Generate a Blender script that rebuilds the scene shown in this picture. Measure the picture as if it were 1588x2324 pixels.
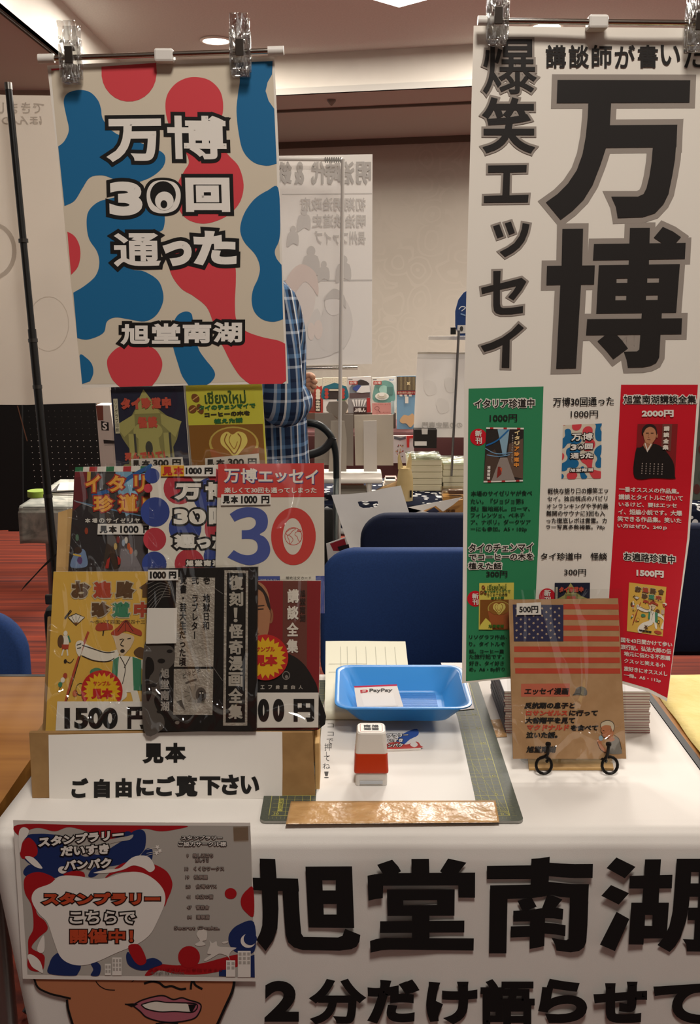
import bpy, bmesh, math, random
import numpy as np
from mathutils import Vector, Matrix, geometry
random.seed(7)
S = bpy.context.scene
for o in list(bpy.data.objects): bpy.data.objects.remove(o)
COL = S.collection
# ------------------------------------------------------------------ camera
W, H, F = 1588, 2324, 2250.0
PITCH = math.radians(12.5)
EYE = np.array([0.0, 0.0, 1.34])
cd = bpy.data.cameras.new('camera'); cam = bpy.data.objects.new('camera', cd); COL.objects.link(cam)
cam.location = EYE; cam.rotation_euler = (math.pi/2 - PITCH, 0, 0)
cd.sensor_fit = 'VERTICAL'; cd.sensor_height = 36; cd.lens = 36*F/H; cd.clip_start = .05; cd.clip_end = 60
S.camera = cam
S.view_settings.view_transform = 'Standard'; S.view_settings.look = 'None'
S.view_settings.gamma = 1; S.view_settings.exposure = 0.0; S.view_settings.use_curve_mapping = False
# ------------------------------------------------------------------ world and fill lights added at the hall ceiling
wd = bpy.data.worlds.new('hall_ambient'); S.world = wd; wd.use_nodes = True
bg = wd.node_tree.nodes['Background']; bg.inputs[0].default_value = (1, .93, .87, 1); bg.inputs[1].default_value = .50
def area(name, x, y, z, sx, sy, power, col=(1, .935, .85), rot=(0, 0, 0)):
    l = bpy.data.lights.new(name, 'AREA'); l.shape = 'RECTANGLE'; l.size = sx; l.size_y = sy; l.energy = power; l.color = col
    o = bpy.data.objects.new(name, l); COL.objects.link(o); o.location = (x, y, z); o.rotation_euler = rot
    return o
for i, (x, y, p) in enumerate([(.15, .14, 43), (-1.9, 1.0, 16), (2.1, 1.05, 12),
                               (-1.9, 2.6, 36), (.3, 2.6, 13), (2.3, 2.6, 36), (-1.0, 4.4, 64), (.9, 4.4, 64), (2.7, 4.4, 50), (-.9, 6.0, 85), (1.0, 5.8, 90), (2.9, 5.4, 80)]):
    area('added_ceiling_fill', x, y, 2.86, .4, .4, p)  # fill lights added under the ceiling, placed to brighten posters, tables and far wall
for x in (-2.4, -1.2, 0, 1.2, 2.4):      # small unseen lights added behind the camera for glints on the plastic
    for y in (-1.7, -2.9): area('added_glint_light', x, y, 2.88, .09, .09, .55)
# ------------------------------------------------------------------ helpers
def ray(px, py):
    x = (np.asarray(px, float)-W/2)/F; y = -(np.asarray(py, float)-H/2)/F
    c, s = math.cos(PITCH), math.sin(PITCH)
    return np.stack([x, c + y*s, -s + y*c], -1)
def PY(px, py, Y): d = ray(px, py); return Vector(EYE + d*(Y/d[1]))
def PZ(px, py, z): d = ray(px, py); return Vector(EYE + d*((z-EYE[2])/d[2]))
class Plane:
    def __init__(s, p, lean=0, yaw=0, n=None):
        a, b = math.radians(lean), math.radians(yaw)
        s.n = np.array(n if n is not None else [math.sin(b)*math.cos(a), -math.cos(b)*math.cos(a), math.sin(a)], float); s.n /= np.linalg.norm(s.n)
        s.p = np.array(p, float)
    def hit(s, xy, off=0):
        d = ray(xy[:, 0], xy[:, 1]); t = ((s.p - EYE) @ s.n + off)/(d @ s.n); return EYE + d*t[:, None]
    def at(s, px, py, off=0): return Vector(s.hit(np.array([[px, py]], float), off)[0])
TABLE = .70
def table_plane(z=TABLE): return Plane((0, 0, z), n=(0, 0, 1))
def lin(h):
    h = h.lstrip('#'); c = [int(h[i:i+2], 16)/255 for i in (0, 2, 4)]
    return tuple(v/12.92 if v <= .04045 else ((v+.055)/1.055)**2.4 for v in c) + (1,)
MAT = {}
def M(h, rough=.55, metal=0, spec=.3, name=None, **kw):
    key = (h, rough, metal, spec, name)
    if key in MAT: return MAT[key]
    m = bpy.data.materials.new(name or 'mat_'+h.lstrip('#')); m.use_nodes = True
    b = m.node_tree.nodes['Principled BSDF']
    b.inputs['Base Color'].default_value = lin(h); b.inputs['Roughness'].default_value = rough
    b.inputs['Metallic'].default_value = metal; b.inputs['Specular IOR Level'].default_value = spec
    MAT[key] = m; return m
def nodes(m): return m.node_tree.nodes, m.node_tree.links, m.node_tree.nodes['Principled BSDF']
def noisy(name, h1, h2, scale=(8, 8, 8), rough=.7, detail=4, bump=0, bscale=None, metal=0, spec=.25, lo=.35, hi=.65, dist=0):
    m = M(h1, rough, metal, spec, name); n, l, b = nodes(m)
    tc = n.new('ShaderNodeTexCoord'); mp = n.new('ShaderNodeMapping'); mp.inputs['Scale'].default_value = scale
    nz = n.new('ShaderNodeTexNoise'); nz.inputs['Detail'].default_value = detail; nz.inputs['Scale'].default_value = 1; nz.inputs['Distortion'].default_value = dist
    cr = n.new('ShaderNodeValToRGB'); cr.color_ramp.elements[0].color = lin(h1); cr.color_ramp.elements[1].color = lin(h2)
    cr.color_ramp.elements[0].position = lo; cr.color_ramp.elements[1].position = hi
    l.new(tc.outputs['Object'], mp.inputs[0]); l.new(mp.outputs[0], nz.inputs[0]); l.new(nz.outputs[0], cr.inputs[0]); l.new(cr.outputs[0], b.inputs['Base Color'])
    if bump:
        nb = n.new('ShaderNodeTexNoise'); nb.inputs['Scale'].default_value = bscale or 60; nb.inputs['Detail'].default_value = 3
        bp = n.new('ShaderNodeBump'); bp.inputs['Strength'].default_value = bump; bp.inputs['Distance'].default_value = .01
        l.new(tc.outputs['Object'], nb.inputs[0]); l.new(nb.outputs[0], bp.inputs['Height']); l.new(bp.outputs[0], b.inputs['Normal'])
    return m
def film(name, bump=.5, scale=14, fac=.10, rough=.06, tint=(.97, .97, .96), mscale=(1, 1, .35)):
    """clear wrinkled plastic: see-through with a glossy coat whose wrinkles catch the lamps"""
    m = bpy.data.materials.new(name); m.use_nodes = True; n, l = m.node_tree.nodes, m.node_tree.links
    n.remove(n['Principled BSDF']); out = n['Material Output']
    tr = n.new('ShaderNodeBsdfTransparent'); tr.inputs[0].default_value = (*tint, 1)
    gl = n.new('ShaderNodeBsdfGlossy'); gl.inputs['Roughness'].default_value = rough
    mx = n.new('ShaderNodeMixShader'); mx.inputs[0].default_value = fac; tc = n.new('ShaderNodeTexCoord'); mp = n.new('ShaderNodeMapping'); mp.inputs['Scale'].default_value = mscale
    mp.inputs['Rotation'].default_value = (.2, .5, .3)
    nz = n.new('ShaderNodeTexNoise'); nz.inputs['Scale'].default_value = scale; nz.inputs['Detail'].default_value = 1.5; nz.inputs['Distortion'].default_value = 1.2
    bp = n.new('ShaderNodeBump'); bp.inputs['Strength'].default_value = bump; bp.inputs['Distance'].default_value = .02
    l.new(tc.outputs['Object'], mp.inputs[0]); l.new(mp.outputs[0], nz.inputs[0])
    n2 = n.new('ShaderNodeTexNoise'); n2.inputs['Scale'].default_value = scale*.55; n2.inputs['Detail'].default_value = 1; n2.inputs['Distortion'].default_value = .6; l.new(mp.outputs[0], n2.inputs[0])
    prev = n2.outputs[0]      # sharp creases where the second noise crosses its middle value
    for op, v1, v2 in (('MULTIPLY_ADD', 2, -1), ('ABSOLUTE', 0, 0), ('MULTIPLY_ADD', -1, 1), ('POWER', 14, 0), ('MULTIPLY', .35, 0)):
        q = n.new('ShaderNodeMath'); q.operation = op; q.inputs[1].default_value = v1; q.inputs[2].default_value = v2; l.new(prev, q.inputs[0]); prev = q.outputs[0]
    sm = n.new('ShaderNodeMath'); sm.operation = 'ADD'; l.new(nz.outputs[0], sm.inputs[0]); l.new(prev, sm.inputs[1]); l.new(sm.outputs[0], bp.inputs['Height'])
    l.new(bp.outputs[0], gl.inputs['Normal']); l.new(tr.outputs[0], mx.inputs[1]); l.new(gl.outputs[0], mx.inputs[2]); l.new(mx.outputs[0], out.inputs[0])
    return m
def thin_paper(name, h, k=.45):
    m = M(h, .75, 0, .2, name); n, l, b = nodes(m); tr = n.new('ShaderNodeBsdfTranslucent'); tr.inputs[0].default_value = lin(h)
    mx = n.new('ShaderNodeMixShader'); mx.inputs[0].default_value = k; l.new(b.outputs[0], mx.inputs[1]); l.new(tr.outputs[0], mx.inputs[2]); l.new(mx.outputs[0], n['Material Output'].inputs[0]); return m
def glow(name, h, strength):
    m = M(h, .5, 0, .3, name); b = m.node_tree.nodes['Principled BSDF']
    b.inputs['Emission Color'].default_value = lin(h); b.inputs['Emission Strength'].default_value = strength; return m
ORG = {}
def tag(o, label=None, cat=None, group=None, kind=None):
    for k, v in (('label', label), ('category', cat), ('group', group), ('kind', kind)):
        if v: o[k] = v
    return o
def thing(name, loc, label, cat, group=None, kind=None):
    o = bpy.data.objects.new(name, None); COL.objects.link(o); o.location = loc; o.empty_display_size = .05
    ORG[o.name] = np.array(loc, float); return tag(o, label, cat, group, kind)
def link(name, V, Fc, mats, mi=None, parent=None, smooth=False, mods=()):
    V = np.asarray(V, float).reshape(-1, 3)
    if parent is not None: org = ORG[parent.name]
    else: org = np.array([(V[:, 0].min()+V[:, 0].max())/2, (V[:, 1].min()+V[:, 1].max())/2, V[:, 2].min()])
    me = bpy.data.meshes.new(name); me.from_pydata((V-org).tolist(), [], [list(f) for f in Fc])
    for m in (mats if isinstance(mats, (list, tuple)) else [mats]): me.materials.append(m)
    if mi is not None: me.polygons.foreach_set('material_index', np.asarray(mi, np.int32))
    if smooth: me.polygons.foreach_set('use_smooth', np.ones(len(me.polygons), bool))
    me.update()
    o = bpy.data.objects.new(name, me); COL.objects.link(o)
    if parent is not None: o.parent = parent
    else: o.location = org
    ORG[o.name] = org
    return o
class MB:
    def __init__(s): s.b = bmesh.new(); s.mi = 0
    def _mark(s, fs):
        for f in fs: f.material_index = s.mi
    def box(s, c, d, rot=None, bevel=0, seg=2):
        r = bmesh.ops.create_cube(s.b, size=1); vs = r['verts']
        bmesh.ops.scale(s.b, vec=d, verts=vs)
        fs = set(f for v in vs for f in v.link_faces); s._mark(fs)
        if bevel:
            es = set(e for v in vs for e in v.link_edges)
            q = bmesh.ops.bevel(s.b, geom=list(es), offset=bevel, segments=seg, affect='EDGES', profile=.5)
            vs = list(set(v for f in q['faces'] for v in f.verts) | set(v for v in vs if v.is_valid)); s._mark(q['faces'])
        if rot is not None: bmesh.ops.rotate(s.b, cent=(0, 0, 0), matrix=rot if isinstance(rot, Matrix) else Matrix.Rotation(rot, 3, 'Z'), verts=vs)
        bmesh.ops.translate(s.b, vec=c, verts=vs); return s
    def tube(s, pts, r, n=10, cap=True, smooth_n=0):
        pts = [Vector(p) for p in pts]
        if smooth_n: pts = cr3(pts, smooth_n)
        R = r if isinstance(r, (list, tuple)) else [r]*len(pts)
        if len(R) != len(pts): R = list(np.interp(np.linspace(0, 1, len(pts)), np.linspace(0, 1, len(R)), R))
        rings = []; up = None
        for i, p in enumerate(pts):
            t = (pts[min(i+1, len(pts)-1)] - pts[max(i-1, 0)]).normalized()
            if up is None: up = t.orthogonal().normalized()
            up = (up - t*up.dot(t)); up = up.normalized() if up.length > 1e-6 else t.orthogonal().normalized()
            w = t.cross(up)
            rings.append([s.b.verts.new(p + (up*math.cos(2*math.pi*k/n) + w*math.sin(2*math.pi*k/n))*R[i]) for k in range(n)])
        fs = []
        for a, b in zip(rings, rings[1:]):
            for k in range(n): fs.append(s.b.faces.new((a[k], a[(k+1) % n], b[(k+1) % n], b[k])))
        if cap: fs.append(s.b.faces.new(rings[0][::-1])); fs.append(s.b.faces.new(rings[-1]))
        s._mark(fs); return s
    def cyl(s, c, r, h, n=24, r2=None, axis=(0, 0, 1)):
        a = Vector(axis).normalized(); c = Vector(c); return s.tube([c, c+a*h], [r, r if r2 is None else r2], n)
    def lathe(s, prof, c, n=28):
        c = Vector(c); rings = [[s.b.verts.new(c + Vector((r*math.cos(2*math.pi*k/n), r*math.sin(2*math.pi*k/n), z))) for k in range(n)] for r, z in prof]
        fs = []
        for a, b in zip(rings, rings[1:]):
            for k in range(n): fs.append(s.b.faces.new((a[k], a[(k+1) % n], b[(k+1) % n], b[k])))
        fs.append(s.b.faces.new(rings[0][::-1])); fs.append(s.b.faces.new(rings[-1])); s._mark(fs); return s
    def prism(s, pts, vec):
        pts = [Vector(p) for p in pts]; vec = Vector(vec)
        a = [s.b.verts.new(p) for p in pts]; b = [s.b.verts.new(p+vec) for p in pts]
        fs = [s.b.faces.new(a[::-1]), s.b.faces.new(b)]
        for i in range(len(a)): j = (i+1) % len(a); fs.append(s.b.faces.new((a[i], a[j], b[j], b[i])))
        s._mark(fs); return s
    def loft(s, rings, cap=True):
        R = [[s.b.verts.new(p) for p in r] for r in rings]; fs = []; n = len(R[0])
        for a, b in zip(R, R[1:]):
            for k in range(n): fs.append(s.b.faces.new((a[k], a[(k+1) % n], b[(k+1) % n], b[k])))
        if cap: fs.append(s.b.faces.new(R[0][::-1])); fs.append(s.b.faces.new(R[-1]))
        s._mark(fs); return s
    def grid(s, fn, nu, nv, thick=0):
        g = [[s.b.verts.new(fn(i/nu, j/nv)) for j in range(nv+1)] for i in range(nu+1)]; fs = []
        for i in range(nu):
            for j in range(nv): fs.append(s.b.faces.new((g[i][j], g[i+1][j], g[i+1][j+1], g[i][j+1])))
        s._mark(fs); return s
    def build(s, name, mats, parent=None, smooth=False, solid=0, sub=0):
        bmesh.ops.recalc_face_normals(s.b, faces=s.b.faces[:])
        if solid:
            bmesh.ops.solidify(s.b, geom=s.b.faces[:], thickness=solid); bmesh.ops.recalc_face_normals(s.b, faces=s.b.faces[:])
        s.b.verts.index_update()
        V = [tuple(v.co) for v in s.b.verts]; Fc = [[v.index for v in f.verts] for f in s.b.faces]; mi = [f.material_index for f in s.b.faces]
        s.b.free(); o = link(name, V, Fc, mats, mi, parent, smooth)
        if smooth and smooth != 'all':
            try: o.data.set_sharp_from_angle(angle=math.radians(40))
            except Exception: pass
        if sub: md = o.modifiers.new('subdivision', 'SUBSURF'); md.levels = md.render_levels = sub
        return o
def cr3(p, n, closed=False):
    out = []; m = len(p)
    for i in range(m if closed else m-1):
        if closed: a, b, c, d = p[i-1], p[i], p[(i+1) % m], p[(i+2) % m]
        else: a, b, c, d = p[max(i-1, 0)], p[i], p[i+1], p[min(i+2, m-1)]
        for k in range(n):
            t = k/n; out.append(.5*((2*b) + (c-a)*t + (2*a-5*b+4*c-d)*t*t + (3*b-a-3*c+d)*t**3))
    if not closed: out.append(p[-1])
    return out
# glyph outlines from Blender's own font
_tc = bpy.data.curves.new('glyphs', 'FONT'); _to = bpy.data.objects.new('glyphs', _tc); COL.objects.link(_to); _G = {}
def glyphs(s, res=3):
    if (s, res) in _G: return _G[(s, res)]
    _tc.body = s; _tc.resolution_u = res; _tc.fill_mode = 'FRONT'
    me = _to.to_mesh(); V = np.array([(v.co.x, -v.co.y) for v in me.vertices]).reshape(-1, 2); Fc = [list(p.vertices) for p in me.polygons]
    _to.to_mesh_clear()
    # merge doubles so that boundary loops can be read
    key = {}; idx = []; U = []
    for v in V:
        k = (round(v[0], 5), round(v[1], 5))
        if k not in key: key[k] = len(U); U.append(v)
        idx.append(key[k])
    V = np.array(U); Fc = [[idx[i] for i in f] for f in Fc]; cnt = {}
    for f in Fc:
        for a, b in zip(f, f[1:]+f[:1]):
            if a != b: cnt[(min(a, b), max(a, b))] = cnt.get((min(a, b), max(a, b)), 0)+1
    E = [e for e, c in cnt.items() if c == 1]
    _G[(s, res)] = (V, [f for f in Fc if len(set(f)) == len(f)], E); return _G[(s, res)]
HEX6 = [(math.cos(math.pi*k/4+.39), math.sin(math.pi*k/4+.39)) for k in range(8)]
def Tm(sc, ox, oy): return lambda p: np.asarray(p, float)*sc + np.array([ox, oy])
def quadT(tl, tr, br, bl, w=1., h=1.):
    """unit (w x h) art mapped into an image quad, bilinear"""
    tl, tr, br, bl = [np.array(q, float) for q in (tl, tr, br, bl)]
    def f(p):
        p = np.asarray(p, float); u = (p[..., 0]/w)[..., None]; v = (p[..., 1]/h)[..., None]
        return (1-v)*((1-u)*tl + u*tr) + v*((1-u)*bl + u*br)
    return f
def offset_poly(p, w, lim=2.6):
    p = [np.array(q, float) for q in p]
    A = sum(a[0]*b[1]-b[0]*a[1] for a, b in zip(p, p[1:]+p[:1])); sg = 1 if A > 0 else -1; out = []
    for i in range(len(p)):
        a, b, c = p[i-1], p[i], p[(i+1) % len(p)]
        d1 = (b-a)/max(np.linalg.norm(b-a), 1e-9); d2 = (c-b)/max(np.linalg.norm(c-b), 1e-9)
        n1 = np.array([d1[1], -d1[0]])*sg; n2 = np.array([d2[1], -d2[0]])*sg
        m = n1+n2; L = np.linalg.norm(m)
        if L < .2: out.append(b+n1*w); out.append(b+n2*w); continue
        m /= L; k = min(1/max(m@n1, .1), lim); out.append(b+m*w*k)
    return out
class Sheet:
    """printed sheet: flat shapes in image pixels laid onto a real surface, upper layers a hair in front of the lower"""
    def __init__(s, surf, base=0, eps=.00015):
        s.s = surf; s.P = []; s.Fc = []; s.mi = []; s.off = []; s.mats = []; s.n = 0; s.T = lambda p: np.asarray(p, float); s.base = base; s.eps = eps; s.solid = []
    def mat(s, m):
        if isinstance(m, str): m = M(m)
        if m not in s.mats: s.mats.append(m)
        return s.mats.index(m)
    def add(s, P, faces, m, l, raw=False, step=None):
        P = np.asarray(P, float).reshape(-1, 2); P = P if raw else s.T(P)
        s.c = getattr(s, 'c', 0)+1   # overlapping shapes of one layer never share a plane exactly
        s.P.append(P); s.off += ([s.base + (l+(s.c % 13)*.03)*s.eps]*len(P) if step is None else [s.base + (l+.45+q)*s.eps for q in step]); k = s.mat(m)
        for f in faces: s.Fc.append([i+s.n for i in f]); s.mi.append(k)
        s.n += len(P); return s
    def fill(s, pts, m, l=1, holes=()):
        loops = [[Vector((p[0], p[1], 0)) for p in q] for q in [pts, *holes]]
        tris = geometry.tessellate_polygon(loops); P = [(v.x, v.y) for q in loops for v in q]
        return s.add(P, [list(t) for t in tris], m, l)
    def blob(s, pts, m, l=2, n=5): return s.fill([tuple(v) for v in cr3([Vector(p) for p in pts], n, True)], m, l)
    def rect(s, x0, y0, x1, y1, m, l=1): return s.fill([(x0, y0), (x1, y0), (x1, y1), (x0, y1)], m, l)
    def ell(s, cx, cy, rx, ry, m, l=2, n=28, rot=0):
        c, q = math.cos(rot), math.sin(rot)
        return s.fill([(cx+rx*math.cos(a)*c-ry*math.sin(a)*q, cy+rx*math.cos(a)*q+ry*math.sin(a)*c) for a in np.linspace(0, 2*math.pi, n, endpoint=False)], m, l)
    def ring(s, cx, cy, rx, ry, w, m, l=3): return s.stroke([(cx+rx*math.cos(a), cy+ry*math.sin(a)) for a in np.linspace(0, 2*math.pi, 26)], w, m, l, 0)
    def burst(s, cx, cy, r0, r1, n, m, l):
        return s.fill([(cx+(r0 if k % 2 else r1)*math.sin(math.pi*k/n), cy-(r0 if k % 2 else r1)*math.cos(math.pi*k/n)) for k in range(2*n)], m, l)
    def stroke(s, pts, w, m, l=3, n=5):
        p = [Vector(q) for q in pts]; p = cr3(p, n) if n and len(p) > 2 else p
        L = []; R = []
        for i in range(len(p)):
            t = (p[min(i+1, len(p)-1)]-p[max(i-1, 0)]); t = t.normalized() if t.length > 1e-9 else Vector((1, 0)); q = Vector((-t.y, t.x))*w/2
            L.append(tuple(p[i]+q)); R.append(tuple(p[i]-q))
        k = len(p); return s.add(L+R, [[i, i+1, k+i+1, k+i] for i in range(k-1)], m, l)
    def _put(s, V, Fc, E, m, l, b):
        P = []; fs = []; st = []
        if Fc is not None: P += [tuple(v) for v in V]; fs += Fc; st += [0]*len(V)
        if b > 0:
            for a, c in E:
                p, q = V[a], V[c]; d = q-p; L = np.linalg.norm(d)
                if L < 1e-7: continue
                nn = np.array([-d[1], d[0]])/L*b; k = len(P)
                P += [tuple(p+nn), tuple(q+nn), tuple(q-nn), tuple(p-nn)]; fs.append([k, k+1, k+2, k+3]); st += [.02+.0075*(len(fs) % 37)]*4
            nb = {}
            for p_, q_ in E: nb.setdefault(p_, []).append(q_); nb.setdefault(q_, []).append(p_)
            for v_, ns in nb.items():       # mitred corners
                if len(ns) != 2: continue
                v = V[v_]; d1 = v-V[ns[0]]; d2 = V[ns[1]]-v; L1, L2 = np.linalg.norm(d1), np.linalg.norm(d2)
                if min(L1, L2) < 1e-7: continue
                n1 = np.array([-d1[1], d1[0]])/L1; n2 = np.array([-d2[1], d2[0]])/L2; mm = n1+n2; L = np.linalg.norm(mm)
                if L < .3: continue
                mm /= L; kk = min(1/max(mm@n1, .2), 2.4)
                for sg in (b, -b):
                    k = len(P); P += [tuple(v), tuple(v+n1*sg), tuple(v+mm*kk*sg), tuple(v+n2*sg)]; fs.append([k, k+1, k+2, k+3]); st += [.02+.0075*(len(fs) % 37)]*4
        if P: s.add(P, fs, m, l, step=st)
    def text(s, t, x0, y0, x1, y1, m, l=5, b=0, slope=0, shear=0, mir=False, res=3, out=None, ow=0, ol=None):
        V, Fc, E = glyphs(t, res); mn, mx = V.min(0), V.max(0); U = (V-mn)/np.maximum(mx-mn, 1e-6)
        if mir: U[:, 0] = 1-U[:, 0]
        b_ = max(b, 0); X = x0+b_+U[:, 0]*(x1-x0-2*b_); Y = y0+b_+U[:, 1]*(y1-y0-2*b_)
        Y2 = Y+slope*(X-x0); X2 = X+shear*(y1-Y); V2 = np.stack([X2, Y2], 1)
        if out is not None: s._put(V2, Fc, E, out, l-2 if ol is None else ol, b+ow)
        s._put(V2, Fc, E, m, l, b); return s
    def vtext(s, t, x, y0, y1, m, w=None, l=5, b=0, lean=0, out=None, ow=0):
        n = len(t); h = (y1-y0)/n; w = w or h
        for i, ch in enumerate(t):
            if ch in ' 　': continue
            V, Fc, E = glyphs(ch); U = V-np.array([.5, -.38])
            if ch in 'ー～': U = np.stack([-U[:, 1], U[:, 0]], 1)
            cy = y0+h*(i+.5); U = U*np.array([w, h*.98])+np.array([x+lean*(cy-y0), cy])
            if out is not None: s._put(U, Fc, E, out, l-2, b+ow)
            s._put(U, Fc, E, m, l, b)
        return s
    def traced(s, polys, m, l, out=None, ow=0, ol=None):
        for p in polys:
            holes = p[1:] if isinstance(p[0], list) else (); q = p[0] if isinstance(p[0], list) else p
            s.fill(q, m, l, holes)
            if out is not None: s.fill(offset_poly(q, ow), out, l-2 if ol is None else ol)
        return s
    def slab(s, pts, m, thick, edge=None):
        """the sheet or board itself: front face plus sides and back, THICK deep"""
        s.solid.append((s.T(np.asarray(pts, float)), m, edge or m, thick)); return s
    def build(s, name, parent=None, cuts=None):
        V = []; Fc = []; mi = []
        for pts, m, edge, th in s.solid:
            k = len(V); n = len(pts); a, b = s.mat(m), s.mat(edge)
            V += list(s.s.hit(pts, s.base)); V += list(s.s.hit(pts, s.base) - s.s.n*th)
            tr = geometry.tessellate_polygon([[Vector((p[0], p[1], 0)) for p in pts]])
            for t in tr: Fc.append([k+i for i in t]); mi.append(a); Fc.append([k+n+i for i in t][::-1]); mi.append(b)
            for i in range(n): j = (i+1) % n; Fc.append([k+i, k+j, k+n+j, k+n+i]); mi.append(b)
        if s.P:
            P = np.concatenate(s.P); off = np.array(s.off); k = len(V)
            if cuts:
                P, off, F2, mi2 = cut(P, off, s.Fc, s.mi, cuts)
            else: F2, mi2 = s.Fc, s.mi
            Q = np.zeros((len(P), 3))
            Q = s.s.hit(P, np.asarray(off, float))
            V += list(Q); Fc += [[i+k for i in f] for f in F2]; mi += list(mi2)
        # faces look at the camera side
        V = np.array(V); n = s.s.n; nb = len(Fc)
        for i in range(nb):
            f = Fc[i]
            if mi and i >= 0 and s.P and min(f) >= (len(V)-len(Q)):
                a, b, c = V[f[0]], V[f[1]], V[f[2]]
                if np.dot(np.cross(b-a, c-a), n) < 0: Fc[i] = f[::-1]
        return link(name, V, Fc, s.mats, mi, parent)
def cut(P, off, Fc, mi, cuts):
    b = bmesh.new(); lay = b.verts.layers.float.new('o'); vs = [b.verts.new((p[0], p[1], 0)) for p in P]
    for v, o_ in zip(vs, off): v[lay] = o_
    for f, k in zip(Fc, mi):
        try: q = b.faces.new([vs[i] for i in f]); q.material_index = k
        except ValueError: pass
    xs, ys = cuts
    for x in xs: bmesh.ops.bisect_plane(b, geom=b.verts[:]+b.edges[:]+b.faces[:], plane_co=(x, 0, 0), plane_no=(1, 0, 0))
    for y in ys: bmesh.ops.bisect_plane(b, geom=b.verts[:]+b.edges[:]+b.faces[:], plane_co=(0, y, 0), plane_no=(0, 1, 0))
    b.verts.index_update(); P2 = np.array([(v.co.x, v.co.y) for v in b.verts]); o2 = np.array([v[lay] for v in b.verts])
    F2 = [[v.index for v in f.verts] for f in b.faces]; m2 = [f.material_index for f in b.faces]; b.free(); return P2, o2, F2, m2
BLACK, WHITE, PAPER = '#161413', '#ece8e2', '#e2dcd3'
# ------------------------------------------------------------------ the room
def quad(name, pts, mat, kind='structure', th=.02, up=(0, 0, 1)):
    mb = MB(); mb.prism(pts, Vector(up)*th); o = mb.build(name, mat); tag(o, kind=kind); return o
carpet = noisy('striped_carpet', '#3a130e', '#752b15', (1.1, 34, 1), .95, 5, lo=.3, hi=.72)
ceil_m = noisy('ceiling_texture', '#cbcec9', '#d3d6d1', (90, 90, 90), .9, 2)
beam_m = noisy('beam_paint', '#c6c0b6', '#cdc7bd', (3, 3, 3), .85, 3)
soff_m = M('#b2afa8', .9, name='soffit_paint')
def wallpaper():
    m = noisy('damask_wallpaper', '#aca598', '#b3ac9f', (2, 2, 2), .85, 3); n, l, b = nodes(m)
    cr = [x for x in n if x.type == 'VALTORGB'][0]
    tc = n.new('ShaderNodeTexCoord'); nz = n.new('ShaderNodeTexNoise'); nz.inputs['Scale'].default_value = 3; nz.inputs['Detail'].default_value = 2
    va = n.new('ShaderNodeMix'); va.data_type = 'VECTOR'; va.inputs[0].default_value = .16
    vo = n.new('ShaderNodeTexVoronoi'); vo.inputs['Scale'].default_value = 5.5; vo.feature = 'F1'
    wv = n.new('ShaderNodeMath'); wv.operation = 'SINE'; mu = n.new('ShaderNodeMath'); mu.operation = 'MULTIPLY'; mu.inputs[1].default_value = 24
    ra = n.new('ShaderNodeValToRGB'); ra.color_ramp.elements[0].position = .45; ra.color_ramp.elements[1].position = .7
    mx = n.new('ShaderNodeMix'); mx.data_type = 'RGBA'; mx.inputs[7].default_value = lin('#b1aa9d')
    l.new(tc.outputs['Object'], nz.inputs[0]); l.new(tc.outputs['Object'], va.inputs[4]); l.new(nz.outputs['Color'], va.inputs[5]); l.new(va.outputs[1], vo.inputs[0])
    l.new(vo.outputs['Distance'], mu.inputs[0]); l.new(mu.outputs[0], wv.inputs[0]); l.new(wv.outputs[0], ra.inputs[0]); l.new(ra.outputs[0], mx.inputs[0]); l.new(cr.outputs[0], mx.inputs[6]); l.new(mx.outputs[2], b.inputs['Base Color'])
    return m
wall_m = wallpaper(); side_m = M('#9a8c7c', .9, name='side_wall_paint')
quad('floor', [(-6, -4, 0), (6, -4, 0), (6, 9.9, 0), (-6, 9.9, 0)], carpet, th=-.05)
bl = lambda x: 7.03-.24*x          # lower edge of the far beam
wl = lambda x: 9.19-.262*x         # far wall line
quad('ceiling', [(-1.585, -3, 2.9), (6, -3, 2.9), (6, bl(6)+.05, 2.9), (-1.585, bl(-1.585)+.05, 2.9)], ceil_m, th=.05)
quad('trim_1', [(-1.61, bl(-1.61), 2.64), (6, bl(6), 2.64), (6, bl(6)+.05, 2.9), (-1.585, bl(-1.585)+.05, 2.9)], beam_m, th=.03, up=(.2, 1, 0))
quad('trim_2', [(-1.61, -3, 2.64), (-1.61, bl(-1.61), 2.64), (-1.585, bl(-1.6)+.05, 2.9), (-1.585, -3, 2.9)], beam_m, th=.03, up=(-1, 0, 0))
quad('ceiling.001', [(-6, -3, 2.64), (-1.61, -3, 2.64), (-1.61, 10, 2.64), (-6, 10, 2.64)], soff_m, th=.04)
quad('ceiling.002', [(-1.61, bl(-1.61), 2.64), (6, bl(6), 2.64), (6, wl(6)+.1, 2.64), (-1.61, wl(-1.61)+.1, 2.64)], soff_m, th=.04)
quad('wall_back', [(-2.6, wl(-2.6), 0), (6, wl(6), 0), (6, wl(6), 2.64), (-2.6, wl(-2.6), 2.64)], wall_m, th=.1, up=(.25, 1, 0))
quad('wall_front_unseen', [(-6, -3.6, 0), (6, -3.6, 0), (6, -3.6, 2.9), (-6, -3.6, 2.9)], M('#5c5248', .9, name='front_wall_paint'), th=.1, up=(0, -1, 0))  # unseen wall added behind the camera to keep ambient light off the cloth front
quad('wall_alcove', [(-6, 6.95, 0), (-1.5, 6.99, 0), (-1.5, 6.99, 2.64), (-6, 6.95, 2.64)], M('#8b7a6a', .9, name='partition_paint'), th=.12, up=(0, 1, 0))
rail = M('#5e5348', .7, name='rail_paint')
mb = MB(); mb.box((1.4, (bl(1.4)+.55), 2.632), (6.2, .03, .016), rot=-math.atan(.25)); tag(mb.build('trim_3', rail), kind='structure')
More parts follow.
